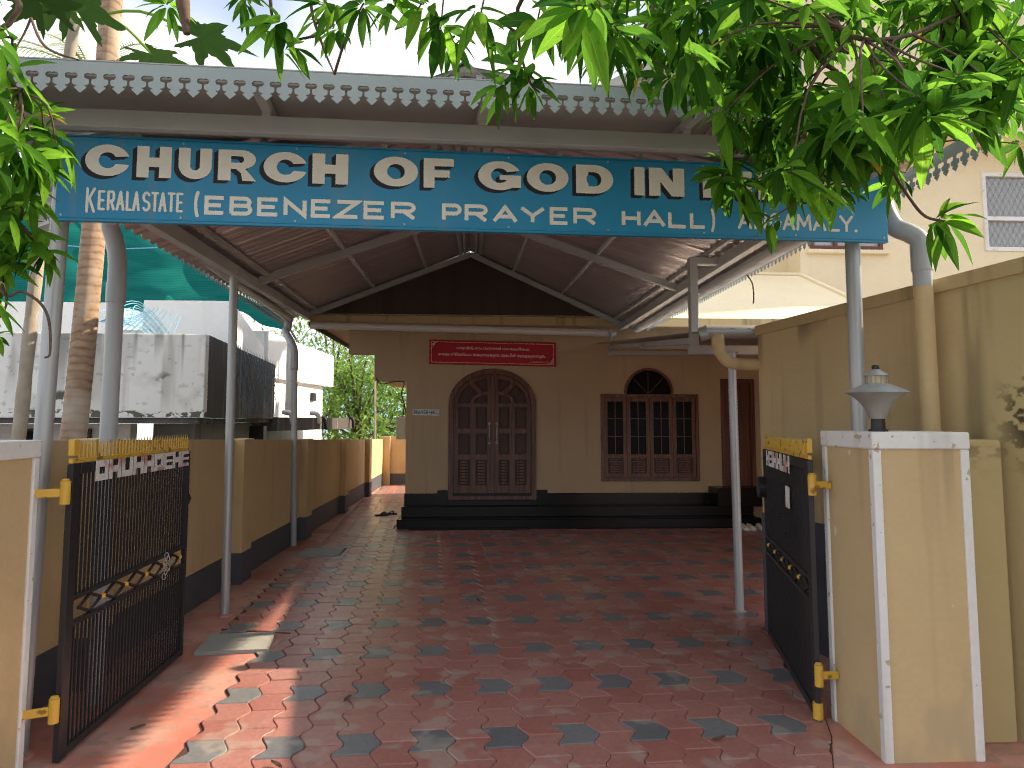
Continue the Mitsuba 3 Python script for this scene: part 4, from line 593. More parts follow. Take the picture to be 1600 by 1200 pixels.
# plinth, steps
part(ch, 'plinth', box(-1.135, 3.95, FY - .012, FY, .30, .50, .003), 'm_granite')
part(ch, 'step', box(-1.19, 4.6, 11.46, FY, 0, .155, .006), 'm_granite'); part(ch, 'step', box(-1.15, 4.6, 11.78, FY, .156, .318, .006), 'm_granite')
part(ch, 'door_step', box(-.99, .86, 11.33, 11.46, 0, .045, .004), 'm_granite'); part(ch, 'door_step', box(-.42, 1.06, 11.90, FY - .02, .319, .40, .005), 'm_granite')
part(ch, 'door_surround', front(sbox(-.59, .30, -.42, .555), FY - .03, FY - .013), 'm_granite'); part(ch, 'door_surround', front(sbox(1.05, .30, 1.23, .555), FY - .03, FY - .013), 'm_granite')
part(ch, 'side_step', box(3.95, 4.95, 11.62, FY - .013, .319, .612, .006), 'm_granite')
# the arched double door
dr_ = part(ch, 'door', front(d_open.difference(arch(-.335, .966, .455, 1.97, 2.49)), FY - .035, FY + .10), 'm_wood', label='arched carved double door of dark reddish wood')
part(dr_, 'threshold', box(-.335, .966, FY - .02, FY + .09, .41, .46, .004), 'm_wood')
leafp = arch(-.335, .966, .46, 1.97, 2.49); cx = .3155
for s in (0, 1):
    h = leafp.intersection(sbox(-.5, .4, cx - .004, 3) if s == 0 else sbox(cx + .004, .4, 1.2, 3))
    part(dr_, 'leaf', front(h, FY + .075, FY + .095), 'm_wood_panel')
    xs = [(-.255, -.055), (.035, .225)] if s == 0 else [(.42, .60), (.69, .885)]
    grid_ = [sbox(a, z0, b, z1) for a, b in xs for z0, z1 in ((.63, 1.05), (1.14, 1.49), (1.57, 1.93))]
    big, mid_, sm = arch(-.265, .895, 1.99, 2.0, 2.41), arch(-.055, .69, 1.9, 2.0, 2.20), arch(.0, .63, 1.99, 2.0, 2.15)
    side = sbox(-.5, 1.99, .232, 3) if s == 0 else sbox(.412, 1.99, 1.2, 3)
    ringp = big.difference(mid_).intersection(side); cut = LineString([(cx, 1.97), (cx + (-.55 if s == 0 else .55), 2.52)]).buffer(.035)
    cells = polys(ringp.difference(cut)) + polys(sm.intersection(side)); holes = union_all(grid_ + cells)
    part(dr_, 'frame', front(h.buffer(-.004).difference(holes), FY + .02, FY + .076), 'm_wood')
    for gq in grid_ + cells:
        x0, z0, x1, z1 = gq.bounds
        if z1 < 1.1:
            for i in range(8):
                z = z0 + .035 + i * (z1 - z0 - .06) / 7.2; part(dr_, 'slat', bar((x0 + .03, FY + .042, z), (x1 - .03, FY + .042, z), .022, .034, .004), 'm_wood')
        else:
            inn = gq.buffer(-.032)
            if not inn.is_empty: part(dr_, 'panel', front(inn, FY + .05, FY + .076), 'm_wood_panel')
    hx = cx + (-.05 if s == 0 else .075)
    part(dr_, 'handle', tube([(hx, FY + .03, 1.33), (hx, FY - .02, 1.35), (hx, FY - .025, 1.5), (hx, FY - .02, 1.63), (hx, FY + .03, 1.65)], .011, 8), 'm_bronze', True)
    part(dr_, 'handle_plate', [box(hx - .02, hx + .02, FY + .015, FY + .0245, z, z + .05, .003) for z in (1.31, 1.62)] + [box(hx - .016, hx + .016, FY + .0, FY + .0245, 1.36 + .05 * q, 1.39 + .05 * q, .003) for q in range(5)], 'm_bronze')
part(dr_, 'meeting_stile', box(cx - .03, cx + .04, FY + .008, FY + .026, .47, 2.47, .004), 'm_wood')
# the window
wn = part(ch, 'window', front(w_open.difference(union_all([sbox(2.19, .75, 3.76, 2.10), arch(2.585, 3.345, 2.155, 2.16, 2.56)])), FY - .03, FY + .08), 'm_wood', label='four-leaf wooden window with a fanlight above')
part(wn, 'fan_glass', front(arch(2.59, 3.34, 2.15, 2.16, 2.55), FY + .05, FY + .056), 'm_dark_glass')
for a in (45, 90, 135): part(wn, 'fan_bar', bar((2.965, FY + .04, 2.16), (2.965 + .36 * math.cos(math.radians(a)), FY + .04, 2.16 + .38 * math.sin(math.radians(a))), .012, .016), 'm_wood_panel')
for i in range(4):
    x0 = 2.19 + i * .3925; x1 = x0 + .3925
    hole = sbox(x0 + .065, 1.14, x1 - .065, 2.03); ph = sbox(x0 + .065, .82, x1 - .065, 1.08)
    part(wn, 'leaf', front(sbox(x0 + .003, .752, x1 - .003, 2.098).difference(union_all([hole, ph])), FY + .0, FY + .04), 'm_wood')
    part(wn, 'pane', front(hole.buffer(.01), FY + .022, FY + .027), 'm_dark_glass')
    part(wn, 'muntin', [bar(((x0 + x1) / 2, FY + .012, 1.14), ((x0 + x1) / 2, FY + .012, 2.03), .014, .016, up=(1, 0, 0))] + [bar((x0 + .065, FY + .014, z), (x1 - .065, FY + .014, z), .014, .014) for z in (1.44, 1.74)], 'm_wood')
    part(wn, 'panel_back', front(ph.buffer(.01), FY + .028, FY + .036), 'm_wood_panel')
    for q in range(6): part(wn, 'slat', bar((x0 + .09, FY + .016, .85 + q * .042), (x1 - .09, FY + .016, .85 + q * .042), .018, .026, .003), 'm_wood')
sd = part(ch, 'side_door', front(s_open.difference(sbox(4.27, .40, 4.71, 2.35)), FY - .03, FY + .08), 'm_wood', label='narrow wooden door at the right end of the facade')
part(sd, 'leaf', box(4.27, 4.71, FY + .05, FY + .08, .42, 2.35), 'm_wood')
# boards and small fittings on the facade
rb = thing('scripture_board', 'red board with two lines of pale Malayalam lettering above the arched door', 'sign')
def on_face(m, x, z, rise=0.0, w=.05): return onplane(m, [x, FY - w, z], (1, 0), 0, rise)
RR = -.0165
part(rb, 'board', on_face(box(0, 2.128, 0, .411, -.02, 0, .003), -.745, 2.646, RR), 'm_crimson')
part(rb, 'border', on_face(extrude(sbox(.035, .03, 2.093, .381).difference(sbox(.043, .038, 2.085, .373)), .002), -.745, 2.646, RR, .0495), 'm_pink_ink')
def outline(s): 
    return union_all([Polygon([tuple(map(float, q.split(','))) for q in r[0].split()], [[tuple(map(float, q.split(','))) for q in h.split()] for h in r[1:]]).buffer(0) for r in (g.split('/') for g in s.split(';'))])
for s, (x0, v0, k) in zip(MALAYALAM.split('\n'), ((.445, .262, .00162), (.15, .150, .00160), (1.68, .058, .00085))):
    part(rb, 'lettering', on_face(extrude(affinity.affine_transform(outline(s).buffer(.7), [k, 0, 0, k, x0, v0]), .002), -.745, 2.646, RR, .0495), 'm_pink_ink' if k > .001 else 'm_gold')
for u, v, sx, sy in ((.04, .375, 1, -1), (2.088, .036, -1, 1)):
    part(rb, 'scroll', on_face(extrude(union_all([LineString([(u + sx * a, v + sy * b) for a, b in l]).buffer(.005) for l in ([(.0, .10), (.03, .07), (.02, .03), (.05, .02), (.10, .0)], [(.0, .05), (.04, .05), (.05, .0)])]), .002), -.745, 2.646, RR, .0495), 'm_pink_ink')
import meshkit
pp = thing('name_plate', 'small grey plate reading PRAYER HALL left of the arched door', 'sign')
part(pp, 'plate', on_face(box(0, .447, 0, .105, -.012, 0, .002), -1.015, 1.787, -.008, .014), 'm_plate')
tm = meshkit.text_mesh('PRAYER HALL', .062, .003, True); tv = np.array(tm.vertices); tv[:, 0] *= .41 / tv[:, 0].max(); tv += [.02, .022, -.001]
part(pp, 'lettering', on_face(raw(tv, tm.faces), -1.015, 1.787, -.008, .014), 'm_ink')
mb = thing('meter_box', 'pale cream meter box on the left corner of the prayer hall', 'box', mesh=None)
part(mb, 'body', box(-1.285, -1.121, FY + .03, FY + .30, 1.39, 1.76, .008), 'm_cream'); part(mb, 'door', box(-1.27, -1.14, FY + .022, FY + .029, 1.42, 1.73, .002), 'm_cream')
thing('cable', 'thin black cable looping down the left corner of the prayer hall', 'cable', mesh=tube(smooth_path([(-1.62, FY - .02, 2.40), (-1.52, FY - .02, 2.31), (-1.3, FY - .02, 2.35), (-1.16, FY - .02, 2.33), (-1.20, FY - .02, 2.15), (-1.15, FY, 1.97), (-1.17, FY + .05, 1.87), (-1.18, FY + .1, 1.78), (-1.2, FY + .12, 1.745)]), .009, 6), m='m_rubber', smooth=True)
thing('cable', 'loose dry cord dangling below the right gutter of the carport', 'cable', mesh=tube(smooth_path([(2.6, 6.9, 3.12), (2.68, 6.9, 3.15), (2.745, 6.9, 3.06), (2.755, 6.9, 2.93), (2.75, 6.9, 2.86)]), .007, 6), m='m_bark', smooth=True)
thing('gutter', 'white pipe gutter under the eave above the red board', 'gutter', mesh=None)
part('gutter_002', 'pipe', tube([(-2.57, 11.43, 3.20), (2.28, 11.43, 3.115)], .058, 16), 'm_pvc_white', 50)
for x in (-2.2, -1.1, .0, 1.1, 1.95):
    z = 3.20 - .0175 * (x + 2.57); part('gutter_002', 'clip', tube([(x, 11.43, z), (x + .03, 11.43, z)], .064, 16), 'm_pvc_white', 50)
thing('switch_box', 'small black box on the wall right of the side door', 'box', mesh=box(4.96, 5.35, FY - .06, FY - .001, 1.83, 2.0, .006), m='m_black')
# footwear
def sandal(x, y, a, label, m, group=None, r=1.0):
    k = thing('sandal' if m == 'm_rubber' else 'shoe', label, 'sandal' if m == 'm_rubber' else 'shoe', group)
    ca, sa = math.cos(a), math.sin(a)
    def tr(mm, z=0.0):
        v = np.array(mm.vertices); return raw(np.stack([x + ca * v[:, 0] - sa * v[:, 1], y + sa * v[:, 0] + ca * v[:, 1], v[:, 2] + .013 + z], 1), mm.faces)
    sole = union_all([ell(-.08, 0, .05, .035), ell(.06, .004, .07, .047), sbox(-.08, -.03, .05, .032)])
    sm_ = trimesh.creation.extrude_polygon(sole, .024, engine='earcut'); part(k, 'sole', tr(sm_), m)
    if m == 'm_rubber':
        for s in (-1, 1): part(k, 'strap', tr(tube(smooth_path([(.075, 0, .025), (.045, s * .022, .06), (-.02, s * .042, .02)]), .009, 8)), m, True)
    else:
        part(k, 'upper', tr(grid(lambda u, v: np.stack([-.125 + .25 * u, np.cos(np.pi * v) * (.034 + .012 * u) * np.sqrt(np.clip(1 - (2 * u - 1) ** 4, 0, 1)), .022 + np.sin(np.pi * v) * (.085 - .05 * u) * np.sqrt(np.clip(1 - (2 * u - 1) ** 6, 0, 1))], 1), 12, 10)), m, True)
        part(k, 'opening', tr(lathe([(0, .0), (.026, .0), (.022, .006), (0, .006)], (-.07, 0, .092), 12)), 'm_rubber')
sandal(-1.62, 13.1, .35, 'black sandal lying on the side path, the nearer of two', 'm_rubber'); sandal(-1.50, 13.28, -.1, 'black sandal lying on the side path, the farther of two', 'm_rubber')
for i, x in enumerate((4.22, 4.32, 4.47, 4.57, 4.70, 4.79)): sandal(x, 11.2, -1.45 + .1 * (i % 2), ('first', 'second', 'third', 'fourth', 'fifth', 'sixth')[i] + ' white shoe from the left by the dark side steps', 'm_shoe', 'white shoes by the side steps')

RIGHT= [[1.25,3.0,2.97,1.0],[1.06,3.0,2.74,1],[1.14,2.9,2.69,1],[1.18,3.1,2.9,1],[1.32,3.0,2.78,0.9],[1.42,3.0,2.71,0.8],[1.22,2.9,2.54,0.6],[1.87,2.7,2.49,1],[1.5,2.7,2.73,1],[1.34,2.6,2.78,1.1],[1.51,2.6,2.76,1.1],[1.4,2.9,2.75,1],[1.59,3.0,2.7,0.9],[1.74,2.8,2.83,1],[1.94,3.2,2.81,0.7],[1.78,2.7,2.9,1.1],[2.02,2.8,3.06,1],[2.17,2.8,3.03,1],[1.29,2.7,2.96,1],[1.33,2.4,2.88,1.1],[1.61,2.5,2.98,1.1],[1.89,2.6,3.14,1.1],[2.07,2.6,3.2,1.2],[0.16,3.0,3.26,1],[0.08,3.0,3.16,0.9],[0.24,3.0,3.15,0.9],[-0.11,2.8,3.19,0.7],[-0.13,2.6,3.17,0.9],[0.01,2.5,3.13,1],[-0.21,2.5,3.18,0.9],[0.28,1.9,2.84,1.1],[0.23,2.6,3.19,1],[0.58,3.0,3.33,1],[0.7,3.1,3.33,1],[0.81,3.0,3.35,1],[0.8,3.2,3.29,0.8],[0.98,3.1,3.35,1],[1.05,3.1,3.26,1],[1.18,3.0,3.25,1],[0.86,2.9,3.41,1],[0.55,2.7,3.31,1],[1.02,2.8,3.33,1],[1.17,2.7,3.23,1],[1.28,2.9,3.17,1],[2.42,3.0,2.94,0.7],[1.51,2.68,2.84,1.08],[3.02,3.78,3.45,0.83],[1.54,3.35,3.7,0.97],[0.33,2.37,3.12,1.07],[2.47,3.66,4.03,0.84],[1.54,2.7,3.44,1.06],[0.77,2.79,3.38,1.06],[1.49,2.95,3.01,1.08],[2.41,3.13,3.54,0.85],[0.55,2.38,3.26,0.98],[1.34,3.68,3.81,0.94],[1.23,3.55,3.51,0.82],[2.21,2.65,3.53,1.05],[1.04,2.71,3.0,0.81],[1.23,3.33,3.55,1.03],[0.49,2.57,3.13,1.08],[1.58,3.08,3.47,0.85],[0.64,3.53,3.9,1.1],[0.68,2.79,3.55,0.96],[1.41,3.41,3.75,1.05],[1.24,2.77,3.18,1.07],[1.93,2.64,3.41,1.08],[1.61,2.83,2.86,0.93],[1.3,3.9,3.73,1.06],[2.06,2.49,3.03,1.02],[1.48,3.19,3.55,0.84],[2.67,3.3,3.26,0.9],[0.51,2.67,3.25,1.06],[2.35,3.5,3.25,1.03],[1.15,3.04,3.02,0.95],[1.59,2.38,2.76,1.08],[1.59,2.71,3.01,0.96],[1.56,3.48,3.08,1.04],[0.97,2.64,2.9,1.05],[2.88,3.87,3.44,1.09],[1.42,2.9,3.14,1.05],[2.08,2.62,3.07,1.02],[2.37,3.64,4.0,0.97],[2.06,3.45,3.56,1.03],[1.27,2.22,2.66,0.85],[1.29,2.96,3.04,1.01],[1.89,3.27,3.91,0.87],[0.4,2.39,3.2,0.85],[0.86,3.26,3.87,0.91],[1.66,2.98,3.13,1.07],[0.73,2.27,2.91,1.05],[1.35,3.44,4.01,0.83],[1.74,3.4,3.62,1.09],[1.91,2.69,3.16,0.99],[1.33,3.42,3.86,0.97],[2.11,3.77,3.83,0.8],[1.46,2.58,3.35,1.07],[1.16,2.97,3.27,0.89],[3.18,3.85,3.86,1.07],[1.54,2.79,3.36,0.95],[1.63,3.88,3.91,0.95],[0.93,2.85,3.16,0.99],[1.18,2.67,3.25,1.05],[2.08,3.02,3.53,0.85],[2.88,3.43,3.73,0.94],[1.54,2.65,2.95,0.84],[2.24,3.34,3.65,0.9],[1.09,3.26,3.31,0.91],[1.45,2.22,2.77,0.88],[1.67,3.77,3.06,0.96],[1.51,3.55,3.4,0.99],[1.12,2.43,2.58,0.92],[2.26,3.06,3.61,1.05],[1.89,3.04,3.33,1.03],[1.95,2.49,3.31,0.96],[1.38,2.88,3.34,0.98],[2.12,2.98,3.7,1.05],[1.52,2.21,2.71,1.02],[2.34,3.71,4.21,0.87],[1.95,3.05,3.67,1.08],[1.08,2.57,3.31,0.81],[0.56,2.79,3.21,0.82],[1.99,3.75,3.29,0.84],[1.1,2.56,3.17,0.95],[2.21,2.77,3.26,1.01],[1.61,3.37,2.93,0.99],[1.16,2.34,3.2,0.91],[2.33,3.56,3.94,1.0],[0.66,3.41,3.86,0.87],[1.8,2.39,2.95,1.04],[0.64,3.84,4.09,1.0],[1.1,3.87,4.17,1.0],[1.85,2.58,3.36,0.91],[1.0,3.44,3.63,0.9],[1.48,3.7,4.05,0.99],[1.9,2.71,3.16,0.96],[1.95,3.59,3.44,0.92],[0.58,2.94,3.66,0.81],[2.02,2.66,3.09,0.8],[1.56,3.44,2.98,0.93],[1.32,2.89,3.58,0.85],[1.06,2.73,3.19,0.85],[0.89,2.89,3.38,0.89],[0.8,2.74,3.09,1.08],[1.52,2.48,2.82,1.08],[1.91,2.94,3.56,0.81],[0.92,3.18,3.77,1.09],[0.95,2.48,3.12,0.88],[1.86,2.9,2.96,0.87],[2.26,3.87,3.77,0.8],[1.06,2.53,3.39,1.1],[1.39,2.81,3.28,0.82],[2.94,3.82,3.69,0.82],[0.73,2.44,3.32,0.82],[0.94,3.07,3.34,0.82],[1.15,2.8,3.09,0.89],[2.12,2.71,3.01,0.86],[1.48,3.15,3.22,0.99],[1.26,3.69,3.63,0.87],[0.47,2.25,2.98,1.03],[2.04,2.86,3.36,0.82],[0.97,3.21,3.79,0.97],[0.79,2.62,3.43,0.81],[0.84,3.15,3.52,0.83],[1.53,3.6,3.76,0.97],[2.03,2.66,2.92,0.97],[1.51,3.49,3.08,1.09],[1.93,3.02,3.03,1.04],[0.89,2.24,3.13,0.85],[1.19,3.62,4.08,0.97],[0.42,2.86,3.58,0.91],[1.38,2.46,3.19,0.91],[1.23,3.4,4.01,1.05],[2.17,3.34,3.9,0.85],[1.74,2.76,3.17,1.04],[0.8,3.8,3.84,0.94],[1.56,3.62,3.61,1.08],[1.27,2.56,2.58,0.83],[1.96,2.76,3.2,1.09],[1.46,3.17,2.88,0.86],[0.82,2.54,3.25,0.91],[2.07,3.12,3.59,0.87],[2.32,3.18,3.2,0.84],[1.6,2.22,2.85,0.85],[2.83,3.66,3.99,0.9],[2.08,3.45,3.02,1.04],[0.99,2.51,3.41,0.98],[0.79,3.08,3.37,0.81],[1.13,3.27,3.48,1.01],[1.55,2.52,2.84,1.04],[1.34,3.52,3.36,0.96],[0.92,2.81,3.53,0.91],[1.4,2.63,2.8,0.89],[2.83,3.56,3.83,0.82],[2.53,3.85,3.44,1.07],[2.05,3.73,4.59,1.0],[1.71,3.33,5.0,1.0],[2.85,4.15,5.81,1.0],[1.13,2.4,3.92,1.0],[1.36,3.58,5.26,1.0],[2.37,3.5,4.35,1.0],[1.38,3.64,5.41,1.0],[1.45,3.07,4.2,1.0],[2.01,2.95,4.64,1.0],[1.22,4.01,5.06,1.0],[0.93,3.78,4.84,1.0],[0.96,3.42,5.22,1.0],[2.35,3.71,4.54,1.0],[1.32,3.35,4.75,1.0],[2.0,2.9,4.51,1.0],[1.37,2.74,3.7,1.0],[0.57,3.41,5.13,1.0],[1.39,2.74,4.44,1.0],[1.81,3.64,4.75,1.0],[1.92,3.27,5.13,1.0],[1.89,2.97,3.9,1.0],[2.65,4.07,5.14,1.0]]
LEFT= [[-1.87,2.9,3.11,1],[-1.9,2.9,2.89,1.1],[-1.85,3.0,3.05,1],[-1.79,3.0,2.9,0.9],[-1.8,2.9,2.74,1],[-1.77,3.0,2.73,1],[-1.94,3.0,2.66,1],[-1.88,3.1,2.64,0.9],[-2.05,3.2,2.56,1],[-1.94,3.2,2.48,0.9],[-1.88,3.2,2.42,0.8],[-2.01,3.2,2.4,0.9],[-2.1,3.2,2.35,0.9],[-1.88,2.8,2.72,1],[-1.83,2.7,2.93,1],[-1.81,2.7,3.13,1],[-1.83,3.0,2.97,1],[-1.73,3.0,2.82,0.8],[-1.77,2.8,2.78,1],[-1.97,3.0,2.55,1],[-2.04,3.3,2.6,0.9],[-1.95,3.0,2.16,0.7],[-1.96,3.0,2.05,0.5],[-2.82,3.87,2.89,0.95],[-2.34,3.35,3.32,0.95],[-2.5,3.32,3.3,0.95],[-2.56,3.81,3.53,0.95],[-2.46,3.84,2.76,0.95],[-2.55,3.97,2.67,0.95],[-2.16,3.28,2.46,0.95],[-2.56,3.37,3.35,0.95],[-2.65,3.74,3.11,0.95],[-2.3,3.52,3.42,0.95],[-2.24,3.29,3.02,0.95],[-2.52,3.75,3.21,0.95],[-2.69,3.96,2.62,0.95],[-2.85,3.78,2.79,0.95],[-2.75,3.37,4.36,1],[-3.21,4.07,4.27,1],[-2.68,3.4,4.24,1],[-2.45,3.52,3.89,1],[-3.21,3.96,4.6,1],[-2.48,3.27,4.35,1],[-2.23,2.72,3.46,1],[-2.77,3.36,4.38,1],[-2.0,3.22,3.92,1],[-2.04,3.17,4.25,1],[-2.59,3.83,4.86,1],[-2.4,3.0,4.15,1],[-2.63,3.43,4.18,1],[-3.65,4.16,4.87,1]]
MID= [[-1.18,2.7,3.29,0.7],[-0.89,2.7,3.31,0.55],[-0.78,2.7,3.23,0.9],[-0.72,2.8,3.2,0.8],[-0.57,2.8,3.27,0.8],[-0.58,2.6,3.25,0.8],[-0.37,2.3,3.08,0.8],[-0.29,2.5,3.19,0.8],[-0.66,2.39,3.88,1],[-1.05,3.06,4.27,1],[-0.69,2.73,4.36,1],[-0.4,2.95,4.43,1],[-0.25,3.0,4.39,1],[-1.41,3.15,4.74,1]]
BRANCH= {'right': [[[2.33,2.0,3.64,0.06],[1.85,2.5,3.81,0.04],[1.42,2.7,3.64,0.026],[1.29,2.7,3.37,0.016],[1.35,2.75,3.27,0.014],[1.44,2.8,3.19,0.011],[1.5,2.8,3.15,0.007]],[[1.85,2.5,3.81,0.03],[1.36,2.8,3.8,0.026],[0.99,2.9,3.62,0.02],[1.15,2.9,3.47,0.017],[1.27,2.9,3.38,0.014],[1.35,2.9,3.32,0.01]],[[0.99,2.9,3.62,0.014],[1.07,3.0,3.52,0.011],[1.15,3.0,3.41,0.01],[1.24,3.0,3.28,0.009],[1.29,3.0,3.17,0.007]],[[1.42,2.7,3.64,0.016],[1.38,2.6,3.28,0.01],[1.41,2.6,3.15,0.008],[1.44,2.6,3.12,0.006]],[[1.53,2.7,3.16,0.009],[1.58,2.75,3.02,0.008],[1.65,2.8,2.95,0.007],[1.7,2.85,2.86,0.007],[1.72,2.8,2.72,0.006],[1.75,2.75,2.6,0.006],[1.78,2.7,2.51,0.006],[1.87,2.7,2.49,0.005]],[[1.7,2.85,2.82,0.005],[1.65,2.9,2.77,0.005],[1.59,2.95,2.73,0.004],[1.56,3.0,2.76,0.004]],[[1.58,2.75,3.02,0.011],[1.61,2.8,2.88,0.009],[1.64,2.85,2.79,0.006]],[[1.42,2.7,3.64,0.014],[1.35,2.5,3.17,0.01],[1.57,2.5,3.13,0.008],[1.9,2.6,3.3,0.007]],[[0.8,3.0,3.56,0.01],[0.75,3.0,3.44,0.008],[0.68,3.0,3.33,0.006],[0.74,3.0,3.38,0.005]],[[0.99,2.9,3.62,0.016],[0.38,2.6,3.46,0.02],[-0.1,2.6,3.51,0.014]],[[0.18,2.9,3.33,0.007],[0.2,3.0,3.28,0.006],[0.24,3.0,3.16,0.005],[0.28,3.0,3.12,0.004]],[[0.38,2.6,3.46,0.012],[0.19,2.8,3.42,0.009],[0.18,2.9,3.33,0.007]],[[0.95,2.9,3.5,0.008],[1.01,3.0,3.42,0.006],[1.09,3.0,3.3,0.005]]],'left': [[[-2.99,3.2,4.16,0.05],[-2.21,3.0,3.63,0.03],[-1.87,2.9,3.42,0.013],[-1.88,2.9,3.32,0.011],[-1.92,2.9,3.28,0.011]],[[-2.19,3.0,3.29,0.02],[-1.91,2.9,3.13,0.012],[-1.89,2.9,3.08,0.009],[-1.83,2.9,3.02,0.006]],[[-1.99,3.2,3.5,0.006],[-1.88,3.1,3.34,0.006],[-1.76,3.0,3.24,0.005],[-1.66,3.0,3.21,0.003]],[[-2.24,3.2,2.69,0.014],[-1.99,3.1,2.25,0.007],[-1.9,3.1,2.24,0.006],[-1.82,3.1,2.19,0.006],[-1.78,3.1,2.11,0.006],[-1.77,3.1,1.98,0.005],[-1.79,3.1,1.96,0.004]],[[-2.64,3.2,3.12,0.03],[-2.25,3.2,2.84,0.02],[-1.99,3.2,2.56,0.01],[-1.87,3.2,2.44,0.006]]],'mid': [[[-0.1,2.6,3.51,0.018],[-0.59,2.6,3.57,0.014],[-1.1,2.6,3.45,0.012]],[[-1.1,2.6,3.45,0.03],[-1.08,2.6,3.25,0.026],[-1.07,2.6,3.19,0.02],[-1.06,2.6,3.12,0.012]],[[-0.59,2.6,3.57,0.01],[-0.65,2.75,3.36,0.006],[-0.61,2.8,3.2,0.005],[-0.56,2.8,3.08,0.003]],[[-0.79,2.65,3.55,0.01],[-0.79,2.7,3.32,0.007],[-0.78,2.7,3.24,0.004]]]}

# ================================================================ the upper house on the right
uh = thing('upper_house', 'cream two-storey house with a deep eave rising behind the right wall', 'house')
part(uh, 'recessed_wall', box(3.2, 6.6, 14.6, 15.0, 3.3, 7.4), 'm_cream'); part(uh, 'front_wall', front(sbox(6.57, 2.0, 14.0, 10.6).difference(union_all([sbox(6.78, 5.17, 8.28, 6.5), sbox(10.45, 5.2, 12.6, 6.85)])), 14.0, 14.25), 'm_cream')
part(uh, 'side_wall', box(6.57, 6.8, 14.25, 18, 2, 10.6), 'm_cream'); part(uh, 'eave_slab', box(3.0, 14.2, 13.35, 14.6, 7.42, 7.54, .008), 'm_cream'); part(uh, 'rear_wall', box(3.2, 14, 18, 18.2, 2, 7.4), 'm_cream')
w = part(uh, 'window', front(sbox(6.78, 5.17, 8.28, 6.5).difference(union_all([sbox(6.86 + i * .475, 5.25, 7.27 + i * .475, 6.42) for i in range(3)])), 13.96, 14.08), 'm_brown_wood', label='brown three-light window')
part(w, 'pane', front(sbox(6.8, 5.2, 8.26, 6.48), 14.03, 14.04), 'm_pale_glass'); part(w, 'sill', box(6.7, 8.4, 13.9, 14.0, 5.09, 5.165, .005), 'm_cream')
w = part(uh, 'window', front(sbox(10.45, 5.2, 12.6, 6.85).difference(union_all([sbox(10.53, 5.28, 12.5, 5.84), sbox(10.53, 5.92, 12.5, 6.77)])), 13.97, 14.08), 'm_white', label='large white-framed window with a diamond grille')
part(w, 'pane', front(sbox(10.5, 5.25, 12.55, 6.8), 14.05, 14.06), 'm_pale_glass')
for i in range(-6, 22):
    for s in (1, -1):
        l = LineString([(10.53 + i * .13, 5.28 if s > 0 else 6.77), (10.53 + i * .13 + .8, 6.77 if s > 0 else 5.28)]).intersection(sbox(10.53, 5.28, 12.5, 6.77))
        if l.length > .1:
            (a, b), (c, d) = l.coords[0], l.coords[-1]; part(w, 'grille_bar', bar((a, 14.03 + .008 * s, b), (c, 14.03 + .008 * s, d), .010, .010), 'm_tube')
tr_ = thing('terrace_roof', 'grey sheet roof on steel legs over the upper terrace, behind the leaves', 'roof')
part(tr_, 'roof_sheet', raw([(1.9, 13, 7.75), (6.6, 13, 10.2), (6.6, 18, 10.2), (1.9, 18, 7.75), (1.9, 13, 7.80), (6.6, 13, 10.25), (6.6, 18, 10.25), (1.9, 18, 7.80)], [[0, 2, 1], [0, 3, 2], [4, 5, 6], [4, 6, 7], [0, 1, 5], [0, 5, 4], [3, 0, 4], [3, 4, 7]]), 'm_tube')
part(tr_, 'edge_beam', bar((1.9, 13.05, 7.68), (6.6, 13.05, 10.13), .1, .13, .005), 'm_tube')
for x, y in ((3.3, 13.4), (6.4, 13.4), (3.3, 17.8)): part(tr_, 'leg', bar((x, y, 7.5 if x > 6 else 4.4), (x, y, 7.75 + (x - 1.9) * .521), .08, .08, 0, up=(1, 0, 0)), 'm_tube')
for i in range(4): part(tr_, 'purlin', bar((2.4 + i * 1.1, 13, 7.95 + i * .573), (2.4 + i * 1.1, 18, 7.95 + i * .573), .05, .05), 'm_tube')

# ================================================================ the neighbour's house on the left
nh = thing('neighbour_house', 'white flat-roofed house with mossy stained parapets beyond the left wall', 'house')
part(nh, 'parapet_front', box(-9.0, -3.29, 9.0, 9.12, 1.73, 2.76, .008), 'm_stained', label='white parapet streaked black and green')
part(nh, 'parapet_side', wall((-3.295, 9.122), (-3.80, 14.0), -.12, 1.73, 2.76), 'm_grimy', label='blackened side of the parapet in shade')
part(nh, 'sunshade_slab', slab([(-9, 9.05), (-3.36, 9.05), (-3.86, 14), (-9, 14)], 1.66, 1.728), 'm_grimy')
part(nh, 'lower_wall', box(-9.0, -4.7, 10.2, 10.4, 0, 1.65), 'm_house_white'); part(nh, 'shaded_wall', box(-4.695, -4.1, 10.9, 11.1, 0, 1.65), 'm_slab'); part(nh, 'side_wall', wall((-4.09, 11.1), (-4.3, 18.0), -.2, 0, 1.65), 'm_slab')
for x in (-6.15, -5.55): 
    k = part(nh, 'window', front(sbox(x, 1.0, x + .34, 1.58).difference(sbox(x + .03, 1.03, x + .31, 1.55)), 10.16, 10.199), 'm_black'); part(k, 'pane', front(sbox(x + .03, 1.03, x + .31, 1.55), 10.185, 10.198), 'm_dark_glass')
part(nh, 'vent', box(-3.95, -3.7, 13.0, 13.2, 1.35, 1.6), 'm_black')
part(nh, 'terrace_floor', slab([(-9, 9.13), (-3.45, 9.13), (-3.93, 14), (-9, 15.4)], 2.1, 2.2), 'm_slab')
